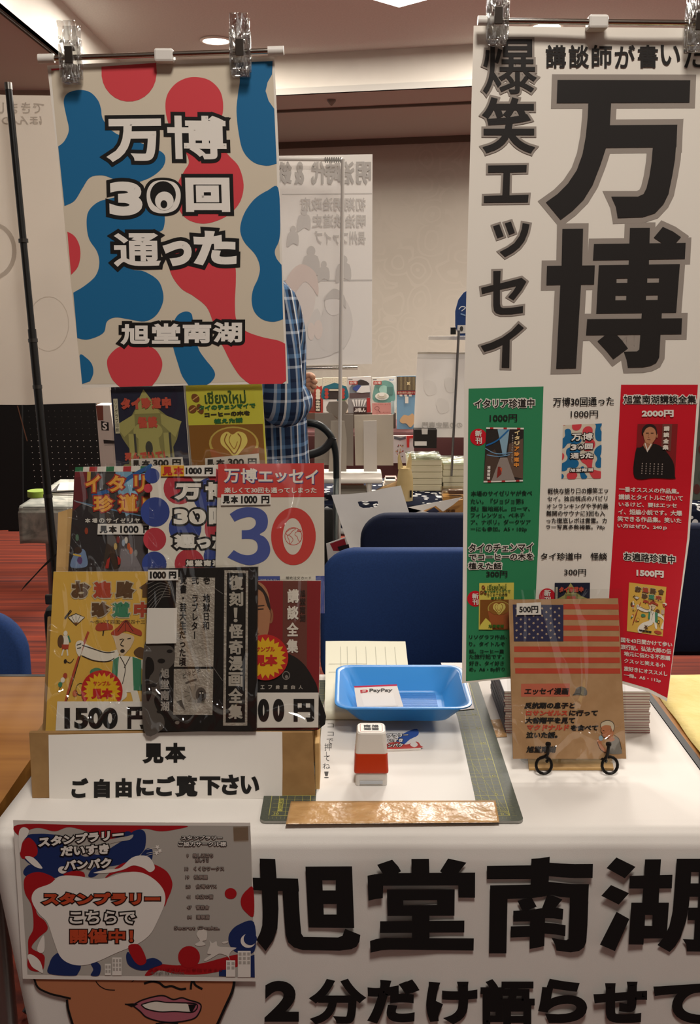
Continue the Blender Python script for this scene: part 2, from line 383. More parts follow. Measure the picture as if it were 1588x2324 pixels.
mb = MB(); mb.box((1.3, wl(1.3)-.02, 2.615), (6.6, .05, .05), rot=-math.atan(.262)); tag(mb.build('trim_4', rail), kind='structure')
mb = MB(); mb.box((-1.65, 3.4, 2.634), (.015, 7, .012)); tag(mb.build('trim_5', M('#3a322b', .8)), kind='structure')
# ceiling lamps
def downlight(px, py, label):
    p = PZ(px, py, 2.9); t = thing('downlight', p, label, 'ceiling lamp', 'round downlights in the ceiling')
    mb = MB(); mb.lathe([(.075, -.001), (.098, -.001), (.102, -.006), (.098, -.012), (.085, -.012), (.082, -.004)], p, 32); mb.build('trim_ring', M('#e9e2d8', .4), t, True)
    mb = MB(); mb.lathe([(.001, -.004), (.078, -.004), (.078, -.008), (.001, -.012)], p, 32); mb.build('diffuser', glow('lamp_glow', '#fff6e6', 9), t, True)
    l = bpy.data.lights.new('downlight_beam', 'AREA'); l.shape = 'DISK'; l.size = .15; l.energy = 9; l.color = (1, .9, .76)
    o = bpy.data.objects.new('downlight_beam', l); COL.objects.link(o); o.location = p-Vector((0, 0, .02))
downlight(490, 90, 'lit round downlight in the ceiling just above the red and blue poster')
downlight(1240, 57, 'lit round downlight behind the steel rod of the tall white banner')
a, b, c = PZ(905, 17, 2.885), PZ(840, -2, 2.885), PZ(965, -2, 2.885)
u, v = (b-a).normalized(), (c-a).normalized(); v = (v - u*u.dot(v)).normalized()
t = thing('ceiling_panel_lamp', a+(u+v)*.3, 'square glowing ceiling lamp with one corner showing at the top edge', 'ceiling lamp')
mb = MB(); mb.prism([a, a+u*.6, a+u*.6+v*.6, a+v*.6], (0, 0, .012)); mb.build('frame', M('#ded6cc', .5), t)
k = .012; mb = MB(); mb.prism([a+(u+v)*k-Vector((0, 0, .004)), a+u*(.6-k)+v*k-Vector((0, 0, .004)), a+(u+v)*(.6-k)-Vector((0, 0, .004)), a+u*k+v*(.6-k)-Vector((0, 0, .004))], (0, 0, .003)); mb.build('diffuser', glow('lamp_glow_panel', '#fffaf0', 6), t)
l = bpy.data.lights.new('panel_lamp_light', 'AREA'); l.size = .55; l.energy = 26; l.color = (1, .92, .82); o = bpy.data.objects.new('panel_lamp_light', l); COL.objects.link(o); o.location = a+(u+v)*.3-Vector((0, 0, .02))
mb = MB(); p = PZ(752, 226, 2.64); mb.lathe([(.03, 0), (.03, -.01), (.015, -.03), (.004, -.04)], p, 16); tag(mb.build('ceiling_sensor', M('#6e6257', .5), None, True), 'tiny round sprinkler head under the ceiling beam', 'sprinkler')

# ------------------------------------------------------------------ tables in the front row
wood = noisy('wood_laminate', '#7a4c1e', '#9c6a2e', (1.2, 26, 6), .5, 5, lo=.3, hi=.7, dist=.4, spec=.15)
edge_m, steel = M('#15120f', .5), M('#8b8b89', .3, .8, name='grey_tube')
def table(name, x0, x1, y0, y1, z, label, legs, top=None, group=None, ends=True):
    t = thing(name, ((x0+x1)/2, (y0+y1)/2, 0), label, 'table', group)
    MB().box(((x0+x1)/2, (y0+y1)/2, z-.014), (x1-x0-.02, y1-y0-.02, .028)).build('table_top', top or wood, t)
    mb = MB()
    for cx, cy, sx, sy in (((x0+x1)/2, y0+.005, x1-x0, .01), ((x0+x1)/2, y1-.005, x1-x0, .01), (x0+.005, (y0+y1)/2, .01, y1-y0-.02), (x1-.005, (y0+y1)/2, .01, y1-y0-.02)):
        
        if ends or sx > .1: mb.box((cx, cy, z-.014), (sx, sy, .029))
    mb.build('edge_band', edge_m, t)
    for x in legs:
        for y in (y0+.05, y1-.07): MB().tube([(x, y, .0), (x, y, z-.028)], .016, 12).build('leg', steel, t, True)
        MB().tube([(x, y0+.05, z-.05), (x, y1-.07, z-.05)], .012, 10).build('cross_bar', steel, t, True)
    return t
table('folding_table', -.434, .474, 1.115, 1.597, .697, 'narrow table under the white cloth with the big black lettering', (-.33, .42))
table('folding_table', -1.95, -.439, 1.10, 1.602, .699, 'bare wooden table left of the brown cardboard book stand', (-1.9, -.462), ends=False)
table('folding_table', .4815, 1.95, 1.10, 1.60, .699, 'wooden table with black edge under the yellow cloth at right', (.53, 1.9))
# ------------------------------------------------------------------ white cloth with printing
cloth_m = noisy('white_cloth', '#d6d0c9', '#dcd7d0', (3, 3, 3), .85, 3, bump=.04, bscale=900)
prof = [(1.603, .60), (1.603, .694), (1.598, .6995), (1.5, .7), (1.12, .7), (1.105, .6985), (1.095, .693), (1.088, .682), (1.0855, .66), (1.085, .6), (1.085, .45), (1.085, .3), (1.085, .15), (1.085, .04)]
xb = PY(62, 2321, 1.085).x
def cl(u, v):
    i = v*(len(prof)-1); k = min(int(i), len(prof)-2); f = i-k; y = prof[k][0]*(1-f)+prof[k+1][0]*f; z = prof[k][1]*(1-f)+prof[k+1][1]*f
    xl = -.412-.026*min(1, (1.6-y)/.5) if z > .69 else -.438+(xb+.438)*(.69-z)/(.69-.436); xr = .4795+.03*max(0, .69-z)
    x = xl+(xr-xl)*u
    w = 0
    if z < .695 and y < 1.2: w = .004*math.sin(x*23+.6)*min(1, (.7-z)*12)*(1 if z < .69 else .5)
    return (x, y+.003-abs(w)*.0 + max(0, w)*.9, z)
mb = MB(); mb.grid(cl, 60, (len(prof)-1)*4); cloth = mb.build('tablecloth', cloth_m, None, 'all', solid=.0012)
CL = Plane((0, 1.0865, 0))
sh = Sheet(CL, base=.0015)
ink = M('#0f0e0e', .7)
sh.T = Tm(.33375, 570, 1920)
sh.traced([
 [(57,85),(163,88),(172,215),(180,300),(185,430),(178,560),(150,640),(98,715),(35,640),(60,590),(75,540),(78,440),(72,300),(62,215)],
 [(5,215),(318,222),(325,310),(5,300)],
 [(210,222),(318,222),(325,400),(333,520),(340,595),(355,618),(590,622),(620,610),(638,563),(742,605),(735,650),(715,685),(680,702),(600,712),(350,708),(290,690),(250,655),(233,600),(222,450),(213,310)],
 [[(368,140),(685,138),(700,558),(390,555)],[(483,234),(575,234),(575,302),(486,302)],[(490,395),(581,395),(582,466),(493,466)]],
 [(855,128),(958,93),(1000,140),(1018,172),(990,190),(898,195)],[(1088,88),(1208,87),(1211,190),(1090,190)],[(1338,85),(1463,113),(1400,190),(1310,190),(1283,172)],
 [(790,202),(840,192),(900,186),(1010,184),(1522,181),(1521,352),(1409,351),(1407,268),(897,270),(894,355),(850,360),(797,372)],
 [[(922,296),(1383,294),(1381,474),(926,476)],[(1033,370),(1264,368),(1265,401),(1034,404)]],
 [(1093,470),(1211,470),(1211,640),(1093,640)],[(876,512),(1449,507),(1448,588),(874,592)],
 [(807,646),(850,632),(910,625),(1513,628),(1511,711),(950,705),(880,710),(810,726)]], ink, 2)
sh.T = Tm(.3199, 1080, 1920)
sh.traced([
 [(77,141),(390,137),(520,118),(600,124),(700,128),(829,127),(826,227),(700,228),(600,222),(514,214),(387,235),(77,236)],
 [(392,90),(450,87),(523,76),(514,270),(387,290)],
 [(100,279),(387,274),(514,254),(600,262),(680,270),(800,271),(795,400),(666,400),(665,367),(600,362),(540,348),(505,352),(460,362),(390,370),(223,376),(215,762),(92,762)],
 [(666,395),(796,395),(790,560),(782,680),(765,720),(730,745),(670,755),(570,742),(560,700),(535,650),(590,663),(640,668),(655,660)],
 [(294,390),(340,375),(395,368),(430,430),(370,455),(325,455)],[(503,352),(545,352),(612,380),(565,437),(468,440)],
 [(264,460),(380,455),(470,440),(570,437),(619,447),(614,523),(550,514),(490,512),(383,535),(264,537)],
 [(246,570),(383,567),(490,543),(560,550),(635,562),(632,640),(560,628),(488,622),(380,645),(244,650)],
 [(383,520),(490,500),(484,710),(430,722),(380,731)],
 [(995,81),(1131,148),(1055,229),(925,157)],[(957,277),(1085,335),(1012,416),(888,353)],[(996,467),(1087,518),(985,746),(878,700)],
 [(1198,95),(1312,94),(1303,220),(1295,410),(1178,410),(1192,210)],[(1089,212),(1393,204),(1388,301),(1086,302)],
 [[(1101,402),(1368,402),(1355,597),(1340,655),(1190,657),(1187,700),(1081,699)],[(1199,489),(1252,490),(1250,567),(1196,566)]],
 [(1423,90),(1530,90),(1522,260),(1510,420),(1490,530),(1450,650),(1410,715),(1372,752),(1286,703),(1330,650),(1370,570),(1395,460),(1408,300)],
 [(1423,90),(1700,90),(1700,185),(1423,185)],[(1515,265),(1700,265),(1700,360),(1510,360)],[(1505,437),(1700,437),(1700,527),(1500,527)],
 [(1582,180),(1700,180),(1690,600),(1570,540)],[(1552,527),(1695,527),(1685,700),(1620,750),(1495,748),(1490,700),(1465,660),(1545,663)]], ink, 2)
sh.T = Tm(1, 0, 0)
for ch, x0, x1, y0, y1 in (('2', 600, 678, 2226, 2319), ('分', 704, 828, 2222, 2325), ('だ', 834, 949, 2224, 2322), ('け', 967, 1083, 2228, 2324), ('語', 1090, 1213, 2223, 2326), ('ら', 1222, 1332, 2222, 2322), ('せ', 1347, 1468, 2228, 2322), ('て', 1483, 1608, 2232, 2324)):
    sh.text(ch, x0, y0, x1, y1, ink, 2, b=4.5 if ch in '語分' else 6, res=6)
# lower half of the caricature printed on the cloth
sh.T = Tm(.3778, 0, 1830)
skin, lip = '#b0714f', '#a85f6c'
sh.blob([(205,1000),(215,1060),(260,1110),(340,1140),(400,1160),(415,1240),(440,1320),(470,1420),(560,1560),(760,1640),(1000,1600),(1180,1500),(1270,1380),(1330,1270),(1370,1180),(1405,1050),(1420,990),(1000,960),(500,960)], skin, 1, 6)
sh.stroke([(205,1035),(230,1090),(300,1125),(360,1140),(425,1155)], 12, ink, 3); sh.stroke([(402,1160),(410,1220),(440,1320),(480,1430),(560,1560)], 14, ink, 3)
sh.stroke([(1408,1040),(1395,1110),(1350,1210),(1300,1320),(1250,1420),(1180,1510)], 16, ink, 3)
sh.stroke([(575,1050),(600,1080),(640,1100),(690,1104)], 5, ink, 3)
sh.stroke([(865,1065),(910,1052),(955,1060),(990,1085),(1030,1080),(1080,1098),(1118,1095)], 13, ink, 3); sh.stroke([(1145,1100),(1150,1060),(1160,1050),(1175,1075),(1215,1098)], 13, ink, 3); sh.stroke([(790,1055),(810,1040)], 4, ink, 3)
sh.blob([(795,1190),(850,1165),(930,1142),(985,1140),(1040,1160),(1090,1150),(1130,1162),(1205,1190),(1190,1250),(1150,1280),(1050,1295),(960,1290),(880,1265),(840,1230)], lip, 2)
sh.blob([(850,1190),(930,1172),(1000,1178),(1070,1180),(1130,1190),(1150,1235),(1050,1230),(960,1232),(880,1215)], '#d9d2c6', 3)
sh.stroke([(850,1190),(930,1170),(1000,1178),(1070,1180),(1180,1188),(1160,1235),(1050,1232),(960,1234),(880,1217),(848,1192)], 7, ink, 4)
sh.fill([(1130,1192),(1180,1188),(1155,1235),(1140,1232)], ink, 4)
sh.stroke([(750,1188),(800,1190),(850,1165),(930,1142),(985,1138),(1040,1160),(1090,1150),(1130,1162),(1205,1190),(1190,1250),(1150,1280),(1050,1297),(960,1292),(880,1267),(840,1230),(795,1195)], 8, ink, 4); sh.fill([(748,1186),(800,1183),(830,1190),(790,1206)], ink, 4)
sh.stroke([(935,1306),(1000,1300),(1070,1306)], 9, ink, 3)
pr_ = sh.build('cloth_print', cloth)
tag(cloth, 'white tablecloth hanging over the front with huge black writing and a face', 'tablecloth')

# ------------------------------------------------------------------ A4 stamp rally sheet taped to the cloth front
SR = Plane((0, 1.083, 0)); sh = Sheet(SR); sh.T = Tm(.3778, 0, 1830)
pap = M('#d9d3cb', .35, spec=.45, name='glossy_print_paper')
sh.slab([(78,83),(300,88),(700,95),(1100,98),(1502,98),(1520,500),(1538,1052),(800,1045),(137,1036),(110,600)], pap, .0008)
red, blu, gry, wht, blk = M('#a11d22', .4), M('#1c2f5e', .4), M('#a9a39b', .4), M('#ddd7cf', .4), M(BLACK, .5)
sh.fill([(106,110),(1503,118),(1530,1028),(165,1010)], gry, 1)
sh.blob([(106,110),(500,112),(900,116),(1125,118),(1050,140),(960,150),(860,135),(760,170),(650,205),(560,165),(420,125),(330,150),(240,130),(180,140),(120,180)], red, 2)
sh.blob([(160,180),(230,165),(330,170),(420,190),(470,230),(520,270),(600,290),(680,240),(760,190),(800,150),(850,140),(875,170),(870,250),(830,300),(780,330),(720,350),(640,360),(520,340),(440,400),(380,420),(320,400),(240,370),(170,340),(130,280)], blu, 2)
sh.blob([(650,205),(700,185),(760,150),(790,165),(740,205),(690,215)], blu, 3)
sh.blob([(140,390),(180,350),(260,370),(340,400),(380,410),(320,430),(240,405),(160,420)], blu, 2); sh.blob([(845,300),(880,255),(915,262),(912,320),(890,330)], blu, 2)
sh.blob([(530,420),(545,385),(580,360),(640,370),(600,400),(560,425)], blu, 2)
sh.blob([(120,250),(150,200),(180,190),(220,235),(222,290),(180,312),(130,310)], red, 3)
sh.blob([(115,150),(140,125),(172,140),(165,175),(135,215),(120,280),(112,220)], wht, 4); sh.blob([(150,302),(200,308),(255,370),(215,365),(170,330)], wht, 4); sh.ell(376, 382, 27, 22, wht, 4)
sh.blob([(360,190),(440,200),(520,215),(640,200),(760,180),(800,170),(780,200),(700,215),(620,240),(560,290),(500,300),(460,260),(400,230)], gry, 3)
sh.blob([(145,440),(180,405),(240,395),(310,420),(330,450),(270,490),(215,530),(220,640),(270,690),(285,740),(230,790),(190,850),(260,890),(268,930),(255,985),(200,990),(165,960),(170,880),(170,800),(200,730),(190,600),(150,520)], red, 3)
sh.blob([(380,410),(440,388),(500,395),(505,430),(440,425)], red, 3)
sh.blob([(630,430),(720,350),(800,330),(850,330),(930,350),(1000,390),(1033,450),(1030,500),(1005,560),(985,600),(940,560),(900,430),(800,395),(700,400)], red, 3)
sh.blob([(560,400),(640,380),(720,370),(790,310),(850,295),(900,310),(930,370),(900,395),(860,370),(800,355),(740,380),(650,400)], wht, 4)
sh.blob([(190,560),(215,500),(300,465),(360,420),(460,418),(560,435),(640,430),(720,405),(800,393),(870,405),(940,450),(985,510),(990,580),(950,680),(900,770),(820,830),(700,880),(590,930),(500,955),(420,945),(360,900),(320,800),(285,700),(230,640)], wht, 4, 6)
sh.blob([(770,840),(830,830),(865,880),(878,935),(840,955),(800,920)], red, 5); sh.blob([(757,900),(770,875),(800,915),(850,950),(880,920),(930,912),(975,945),(930,965),(880,985),(820,980),(770,950)], blu, 4)
sh.blob([(295,1005),(295,950),(320,900),(365,880),(440,930),(485,955),(470,1000),(440,1018)], blu, 3); sh.blob([(545,1015),(560,980),(545,945),(560,925),(600,950),(605,985),(590,1018)], blu, 3)
sh.blob([(225,870),(230,830),(262,775),(268,850),(255,880)], wht, 4); sh.blob([(165,900),(190,890),(240,930),(258,1000),(225,985),(190,960)], wht, 4)
sh.ell(1385, 524, 36, 33, red, 3); sh.blob([(1520,490),(1480,505),(1450,545),(1447,590),(1470,630),(1523,658)], red, 3)
sh.ell(1135, 905, 66, 66, red, 3); sh.blob([(870,1012),(940,950),(1060,955),(1200,945),(1320,915),(1420,890),(1450,900),(1450,950),(1350,985),(1200,1010),(1050,1005),(960,985),(910,1014)], red, 2)
sh.blob([(1372,810),(1380,760),(1430,712),(1524,695),(1528,870),(1430,880),(1390,850)], blu, 3)
sh.ell(1490, 808, 45, 42, wht, 4); sh.ell(1503, 796, 40, 38, blu, 5)
for x0, y0, x1, y1, nx in ((1358, 925, 1412, 1024, 2), (1428, 868, 1505, 1026, 3), (674, 908, 730, 1015, 3), (630, 946, 666, 1014, 2)):
    sh.rect(x0, y0, x1, y1, wht, 5)
    for i in range(nx):
        for j in range(3 if nx > 2 else 2):
            s_ = (x1-x0)/nx; sh.rect(x0+s_*i+s_*.2, y0+10+j*26, x0+s_*i+s_*.85, y0+28+j*26, gry, 6)
sh.fill([(1315,985),(1358,980),(1358,1022),(1315,1020)], blu, 4); sh.fill([(1505,900),(1528,890),(1530,1028),(1505,1026)], blu, 4)
# leaping white cat and balloon cloud
wc = M('#cfc8bf', .4)
sh.blob([(1255,850),(1262,830),(1258,805),(1275,822),(1300,810),(1308,840),(1360,845),(1420,850),(1390,870),(1375,900),(1385,930),(1365,900),(1320,885),(1290,900),(1235,930),(1228,918),(1268,890),(1245,885)], wc, 4, 3); sh.blob([(1180,770),(1200,740),(1240,745),(1240,800),(1215,810),(1235,830),(1195,840),(1170,828),(1200,808)], wc, 4, 3); sh.blob([(1335,815),(1370,808),(1365,820),(1340,825)], wc, 4, 2)
for dx, dy in ((-15, -10), (0, 12), (-20, 25)): sh.stroke([(880, 270+dy), (965+dx, 255+dy)], 2, wht, 4, 0); sh.burst(960+dx, 255+dy, 16, 7, 5, wht, 4)
for s_, x0, y0, x1, y1, m, o_, sl, b_ in (('スタンプラリー', 232, 185, 742, 245, wht, blk, -.095, 4), ('だいすき', 365, 240, 655, 300, wht, blk, -.05, 4), ('バンパク', 385, 325, 668, 385, wht, blk, -.06, 4),
     ('スタンプラリー', 258, 518, 962, 592, M('#b5482c', .4), blk, 0, 6), ('こちらで', 418, 628, 812, 706, wht, blk, 0, 3), ('開催中！', 420, 738, 800, 822, M('#b5482c', .4), blk, 0, 4)):
    sh.text(s_, x0, y0, x1, y1, m, 8, b=b_, slope=sl, out=o_, ow=6 if b_ > 3 else 8)
for s_, x0, y0, x1, y1 in (('スタンプラリー', 1088, 178, 1335, 200), ('ご協力サークル様', 1070, 212, 1358, 240)): sh.text(s_, x0, y0, x1, y1, wht, 7, b=1, out=blk, ow=3)
for s_, x0, y in (('9　推し活はち', 1120, 283), ('推しうさ', 1172, 310), ('10　くくむワークス', 1108, 362), ('19　松原屋', 1113, 412), ('20　台湾のTK', 1115, 468), ('41　本店の猫', 1120, 530), ('47　菅笠舎', 1122, 594), ('84　道頓猫', 1124, 652)):
    sh.text(s_, x0, y, x0+(len(s_)-2)*26+30, y+24, M('#8a7b73', .4), 7, b=1, out=blk, ow=1.2)
sh.text('Secret Osaka.', 1045, 720, 1320, 740, M('#8a7b73', .4), 7, b=1, out=blk, ow=1.2)
sh.text('スタンプラリーに参加できます', 895, 970, 1340, 990, M('#7b1a1d', .4), 7, slope=.01); sh.text('design by Osaka.', 905, 992, 1110, 1012, M('#5e5852', .4), 7)
rl = sh.build('stamp_rally_sheet'); tag(rl, 'glossy red and blue printed sheet taped to the front of the white tablecloth', 'poster')
sh = Sheet(SR, base=.0012); sh.T = Tm(.3778, 0, 1830); sh.slab([(1400,122),(1490,120),(1492,205),(1404,208)], film('adhesive_tape_film', .1, 30, .04, .2, (.85, .80, .74)), .0002); sh.build('tape_piece', rl)
# ------------------------------------------------------------------ hanging posters, their clips, rods and stands
class Bent:
    n = np.array([0, -1., 0])
    def __init__(s, f): s.f = f
    def hit(s, xy, off=0):
        d = ray(xy[:, 0], xy[:, 1]); t = np.full(len(d), 1.3)/d[:, 1]
        for _ in range(14):
            p = EYE + d*t[:, None]; t = (s.f(p[:, 0], p[:, 2])-off)/d[:, 1]
        return EYE + d*t[:, None]
    def at(s, px, py, off=0): return Vector(s.hit(np.array([[px, py]], float), off)[0])
clear = film('clear_plastic', .5, 60, .30, .12, (.97, .97, .96))
chrome, steel_m, capw = M('#b9b4ab', .18, 1, .5, 'polished_steel'), M('#7d7a75', .3, 1, .5, 'dull_steel'), M('#cfcac3', .4, name='white_cap')
def clip(px, py, sc, surf, label):
    p = surf.at(px, py); k = 1.3/1700   # image pixels to metres at this depth
    t = thing('clear_clip', p, label, 'clip', 'clear plastic clips on the hanging rods')
    for s_, nm in ((-1, 'front_jaw'), (1, 'rear_jaw')):
        mb = MB(); y = p.y + s_*.006
        mb.box((p.x, y+s_*.004, p.z+32*k), (30*k, .003, 34*k), rot=Matrix.Rotation(s_*-.3, 3, 'X'), bevel=.001)
        mb.box((p.x, y, p.z-8*k), (34*k, .004, 58*k), bevel=.0012); mb.box((p.x, y-s_*.002, p.z-38*k), (30*k, .005, 12*k), bevel=.0012)
        for q in (-1, 1): mb.box((p.x+q*15*k, y, p.z+4*k), (4*k, .007, 44*k), bevel=.0008)
        mb.build(nm, clear, t)
    mb = MB(); mb.box((p.x, p.y-.0095, p.z-2*k), (13*k, .002, 26*k), bevel=.0006); mb.tube([(p.x-8*k, p.y, p.z+10*k), (p.x+8*k, p.y, p.z+10*k)], 4*k, 10); mb.build('spring', M('#57504a', .3, .9), t)
    return t
def hanger(name, surf, a, b, mid, label, zbase, dy=.035):
    A, B, Mi = surf.at(*a), surf.at(*b), surf.at(*mid)
    t = thing(name, (Mi.x, Mi.y+dy, zbase), label, 'banner stand')
    MB().tube([A, B], .0034, 12).build('rod', chrome, t, True)
    for p, q in ((A, B), (B, A)):
        d = (q-p).normalized(); MB().tube([p-d*.006, p+d*.014], .0055, 12).build('end_cap', capw, t, True)
    MB().box(Mi+Vector((0, .006, 0)), (.024, .022, .016), bevel=.003).build('joint', capw, t)
    MB().tube([Mi+Vector((0, .016, -.002)), (Mi.x, Mi.y+dy, Mi.z-.004), (Mi.x, Mi.y+dy, zbase+.01)], [.004, .0045, .006], 10).build('pole', steel_m, t, True)
    MB().lathe([(.045, 0), (.045, .005), (.04, .008), (.012, .012), (.008, .03), (.007, .03)], (Mi.x, Mi.y+dy, zbase), 24).build('base', M('#3a3a3a', .4), t, True)
    return t
PP = Plane((0, 1.365, 1.217), lean=-3)
paperm = M('#dcd5ca', .6, name='poster_paper')
PB, PR, PW, PBG = M('#17618f', .6), M('#c73f46', .6), M('#dcd6cd', .6), M('#c9bda9', .6)
def poster_art(sh, text=True, l=2, blue=PB, red=PR, k=1):
    B = lambda pts: [(x, y+893.2) for x, y in pts]
    sh.fill([(228,308),(460,300),(840,287),(1228,275),(1245,735),(1262,1200),(1288,1715),(800,1728),(370,1731),(300,1100)], PBG, l-1)
    sh.fill([(230,310),(290,306),(270,314),(232,318)], red, l)
    n = 5 if k == 1 else 3
    sh.fill([(457,300),(703,283),(706,330)]+[(581+124*math.cos(a)*(1 if a < 1.6 else 1), 330+128*math.sin(a)) for a in np.linspace(.05, math.pi-.1, 14)], red, l)
    sh.blob([(745,490),(752,430),(785,382),(830,355),(880,347),(940,360),(985,400),(1003,450),(1003,510),(985,560),(985,640),(1030,700),(1075,750),(1097,830),(1085,900),(1050,950),(1000,985),(930,1007),(870,1000),(825,972),(800,920),(800,830),(830,770),(850,720),(800,620),(760,560)], red, l, n)
    sh.fill([(1045,283),(1228,275),(1225,335),(1205,370),(1196,410),(1210,455),(1235,490),(1246,737)]+[tuple(v) for v in cr3([Vector(q) for q in [(1246,737),(1200,747),(1140,730),(1095,680),(1075,600),(1065,500),(1072,420),(1080,360),(1070,315),(1045,283)]], n)][1:-1], blue, l)
    sh.fill([(262,660),(290,928)]+[tuple(v) for v in cr3([Vector(q) for q in [(290,928),(335,905),(370,850),(405,800),(460,790),(510,806),(570,828),(640,815),(700,785),(740,740),(735,690),(650,650),(520,600),(465,540),(455,490),(440,450),(405,415),(355,405),(305,420),(287,455),(298,520),(310,585),(290,635),(262,660)]], n)][1:-1], blue, l)
    sh.fill(B([(330,425),(348,630)])+[tuple(v) for v in cr3([Vector(q) for q in B([(348,630),(390,637),(440,622),(470,600),(482,555),(520,537),(580,545),(650,555),(700,530),(730,480),(735,430),(712,370),(650,330),(600,322),(560,300),(560,240),(640,160),(720,150),(740,120),(738,60),(700,-20),(600,-20),(500,0),(440,18),(398,60),(390,120),(402,185),(437,240),(447,295),(430,350),(380,395),(330,425)])], n)][1:-1], blue, l)
    sh.fill(B([(1275,545),(1268,300)])+[tuple(v) for v in cr3([Vector(q) for q in B([(1268,300),(1245,270),(1238,235),(1258,185),(1262,100),(1252,-48),(1205,-35),(1150,0),(1110,50),(1088,100),(1082,150),(1102,200),(1150,255),(1170,310),(1162,360),(1140,410),(1133,460),(1145,510),(1180,545),(1230,557),(1275,545)])], n)][1:-1], blue, l)
    sh.fill(B([(303,150)])+[tuple(v) for v in cr3([Vector(q) for q in B([(303,150),(335,170),(357,210),(362,260),(350,310),(320,345)])], n)], red, l)
    sh.fill(B([(1284,655),(1289,822),(1270,836),(1125,837)])+[tuple(v) for v in cr3([Vector(q) for q in B([(1125,837),(1080,800),(1040,740),(1010,680),(985,630),(960,560),(930,490),(870,440),(820,410),(780,360),(762,310),(765,250),(850,225),(1000,230),(1040,260),(1060,310),(1062,380),(1058,470),(1065,550),(1105,597),(1180,625),(1250,640),(1284,655)])], n)][1:-1], red, l)
    sh.fill(B([(930,840),(850,843)])+[tuple(v) for v in cr3([Vector(q) for q in B([(850,843),(820,800),(800,740),(782,680),(772,620),(782,560),(802,525),(835,510),(862,520),(870,560),(880,620),(895,680),(922,722),(960,770),(968,800),(950,828),(930,840)])], n)][1:-1], blue, l)
    sh.fill(B([(685,845),(540,850)])+[tuple(v) for v in cr3([Vector(q) for q in B([(540,850),(505,815),(483,755),(490,712),(540,668),(620,660),(690,675),(725,720),(730,760),(712,808),(685,845)])], n)][1:-1], red, l)
    sh.fill(B([(370,837)])+[tuple(v) for v in cr3([Vector(q) for q in B([(370,837),(358,710),(390,720),(415,750),(420,790),(405,825)])], n)][n:], blue, l)
    if not text: return
    ow = 17
    for s_, x0, y0, x1, y1, b_, sl in (('万', 487, 536, 730, 728, 9, -.01), ('博', 757, 520, 1022, 716, 6, .01), ('3', 494, 818, 643, 972, 12, 0), ('回', 838, 800, 1037, 955, 10, 0),
                                 ('通', 515, 1050, 722, 1200, 5, 0), ('っ', 738, 1085, 865, 1198, 11, 0), ('た', 875, 1040, 1066, 1194, 11, 0)):
        sh.text(s_, x0, y0, x1, y1, PW, l+4, b=b_, slope=sl, out=BLACK, ow=ow, res=5 if k == 1 else 2, shear=-.03)
    # the zero drawn like an eye
    sh.blob([(735,800),(790,812),(822,850),(824,900),(805,950),(770,970),(715,972),(670,955),(648,910),(650,850),(680,810)], BLACK, l+2); sh.blob([(735,812),(785,822),(810,855),(812,900),(795,940),(760,958),(715,960),(680,945),(662,905),(664,855),(690,820)], PW, l+4)
    sh.ell(734, 878, 58, 62, BLACK, l+5); sh.ell(740, 905, 42, 42, PW, l+6); sh.ell(738, 920, 15, 18, BLACK, l+7)
    for i, ch in enumerate('旭堂南湖'): sh.text(ch, 545+139*i, 1460-3*i, 545+139*i+128, 1552-3*i, PW, l+4, b=4.5, out=BLACK, ow=14, res=4 if k == 1 else 2)
sh = Sheet(PP); sh.T = Tm(.50378, 0, 0)
sh.slab([(212,295),(600,278),(840,268),(1235,255),(1256,700),(1268,1100),(1298,1728),(900,1735),(370,1748),(330,1330),(283,900),(240,540)], paperm, .0005)
poster_art(sh)
po = sh.build('hanging_poster'); tag(po, 'hanging poster of red and blue blobs on cream with white outlined Japanese title', 'poster')
hanger('banner_stand', Plane((0, 1.335, 1.6)), (98, 133), (633, 115), (372, 126), 'small table stand whose steel rod carries the red and blue blob poster', TABLE+.0005, .085)
CP = Plane((0, 1.333, 1.6))
clip(160, 125, 60, CP, 'clear plastic clip on the left end of the red and blue poster'); clip(545, 108, 60, CP, 'clear plastic clip on the right end of the red and blue poster')

# tall white banner with the tricolour flyer joined below
def bend(x, z):
    t = np.clip((1.10-z)/.27, 0, 1.3); u = (x-.27)/.15
    return 1.315 - .028*t*t*np.where(u < 0, u*u*.8, u*u*1.9) + .0012*np.sin(x*22)
BS = Bent(bend); sh = Sheet(BS, eps=.0003)
sh.fill([(1074.5,58.5),(1350,62),(1625,64),(1590,872),(1564,1224),(1513,1592),(1470,1570),(1415,1553),(1350,1541),(1300,1536),(1230,1535),(1155,1540),(1048,1551),(1053,874),(1062,500)], paperm, 0)
GR, BK = M('#8f857c', .6), M('#1f1b19', .6)
sh.T = Tm(.2569, 1180, 150)
sh.traced([[(330,122),(1503,125),(1495,322),(323,326)],
 [(603,300),(805,300),(793,520),(775,640),(757,725),(710,870),(640,1050),(560,1180),(460,1280),(357,1358),(228,1203),(330,1130),(420,1040),(500,920),(550,780),(580,620),(597,450)],
 [(790,522),(1388,517),(1380,715),(755,722)],
 [(1173,700),(1386,560),(1368,820),(1345,960),(1310,1130),(1265,1220),(1190,1300),(1080,1335),(862,1342),(845,1240),(805,1153),(1040,1153),(1090,1130),(1115,1080),(1140,980),(1160,850)]], BK, 3, GR, 50, 1)
sh.T = Tm(.2569, 1180, 490)
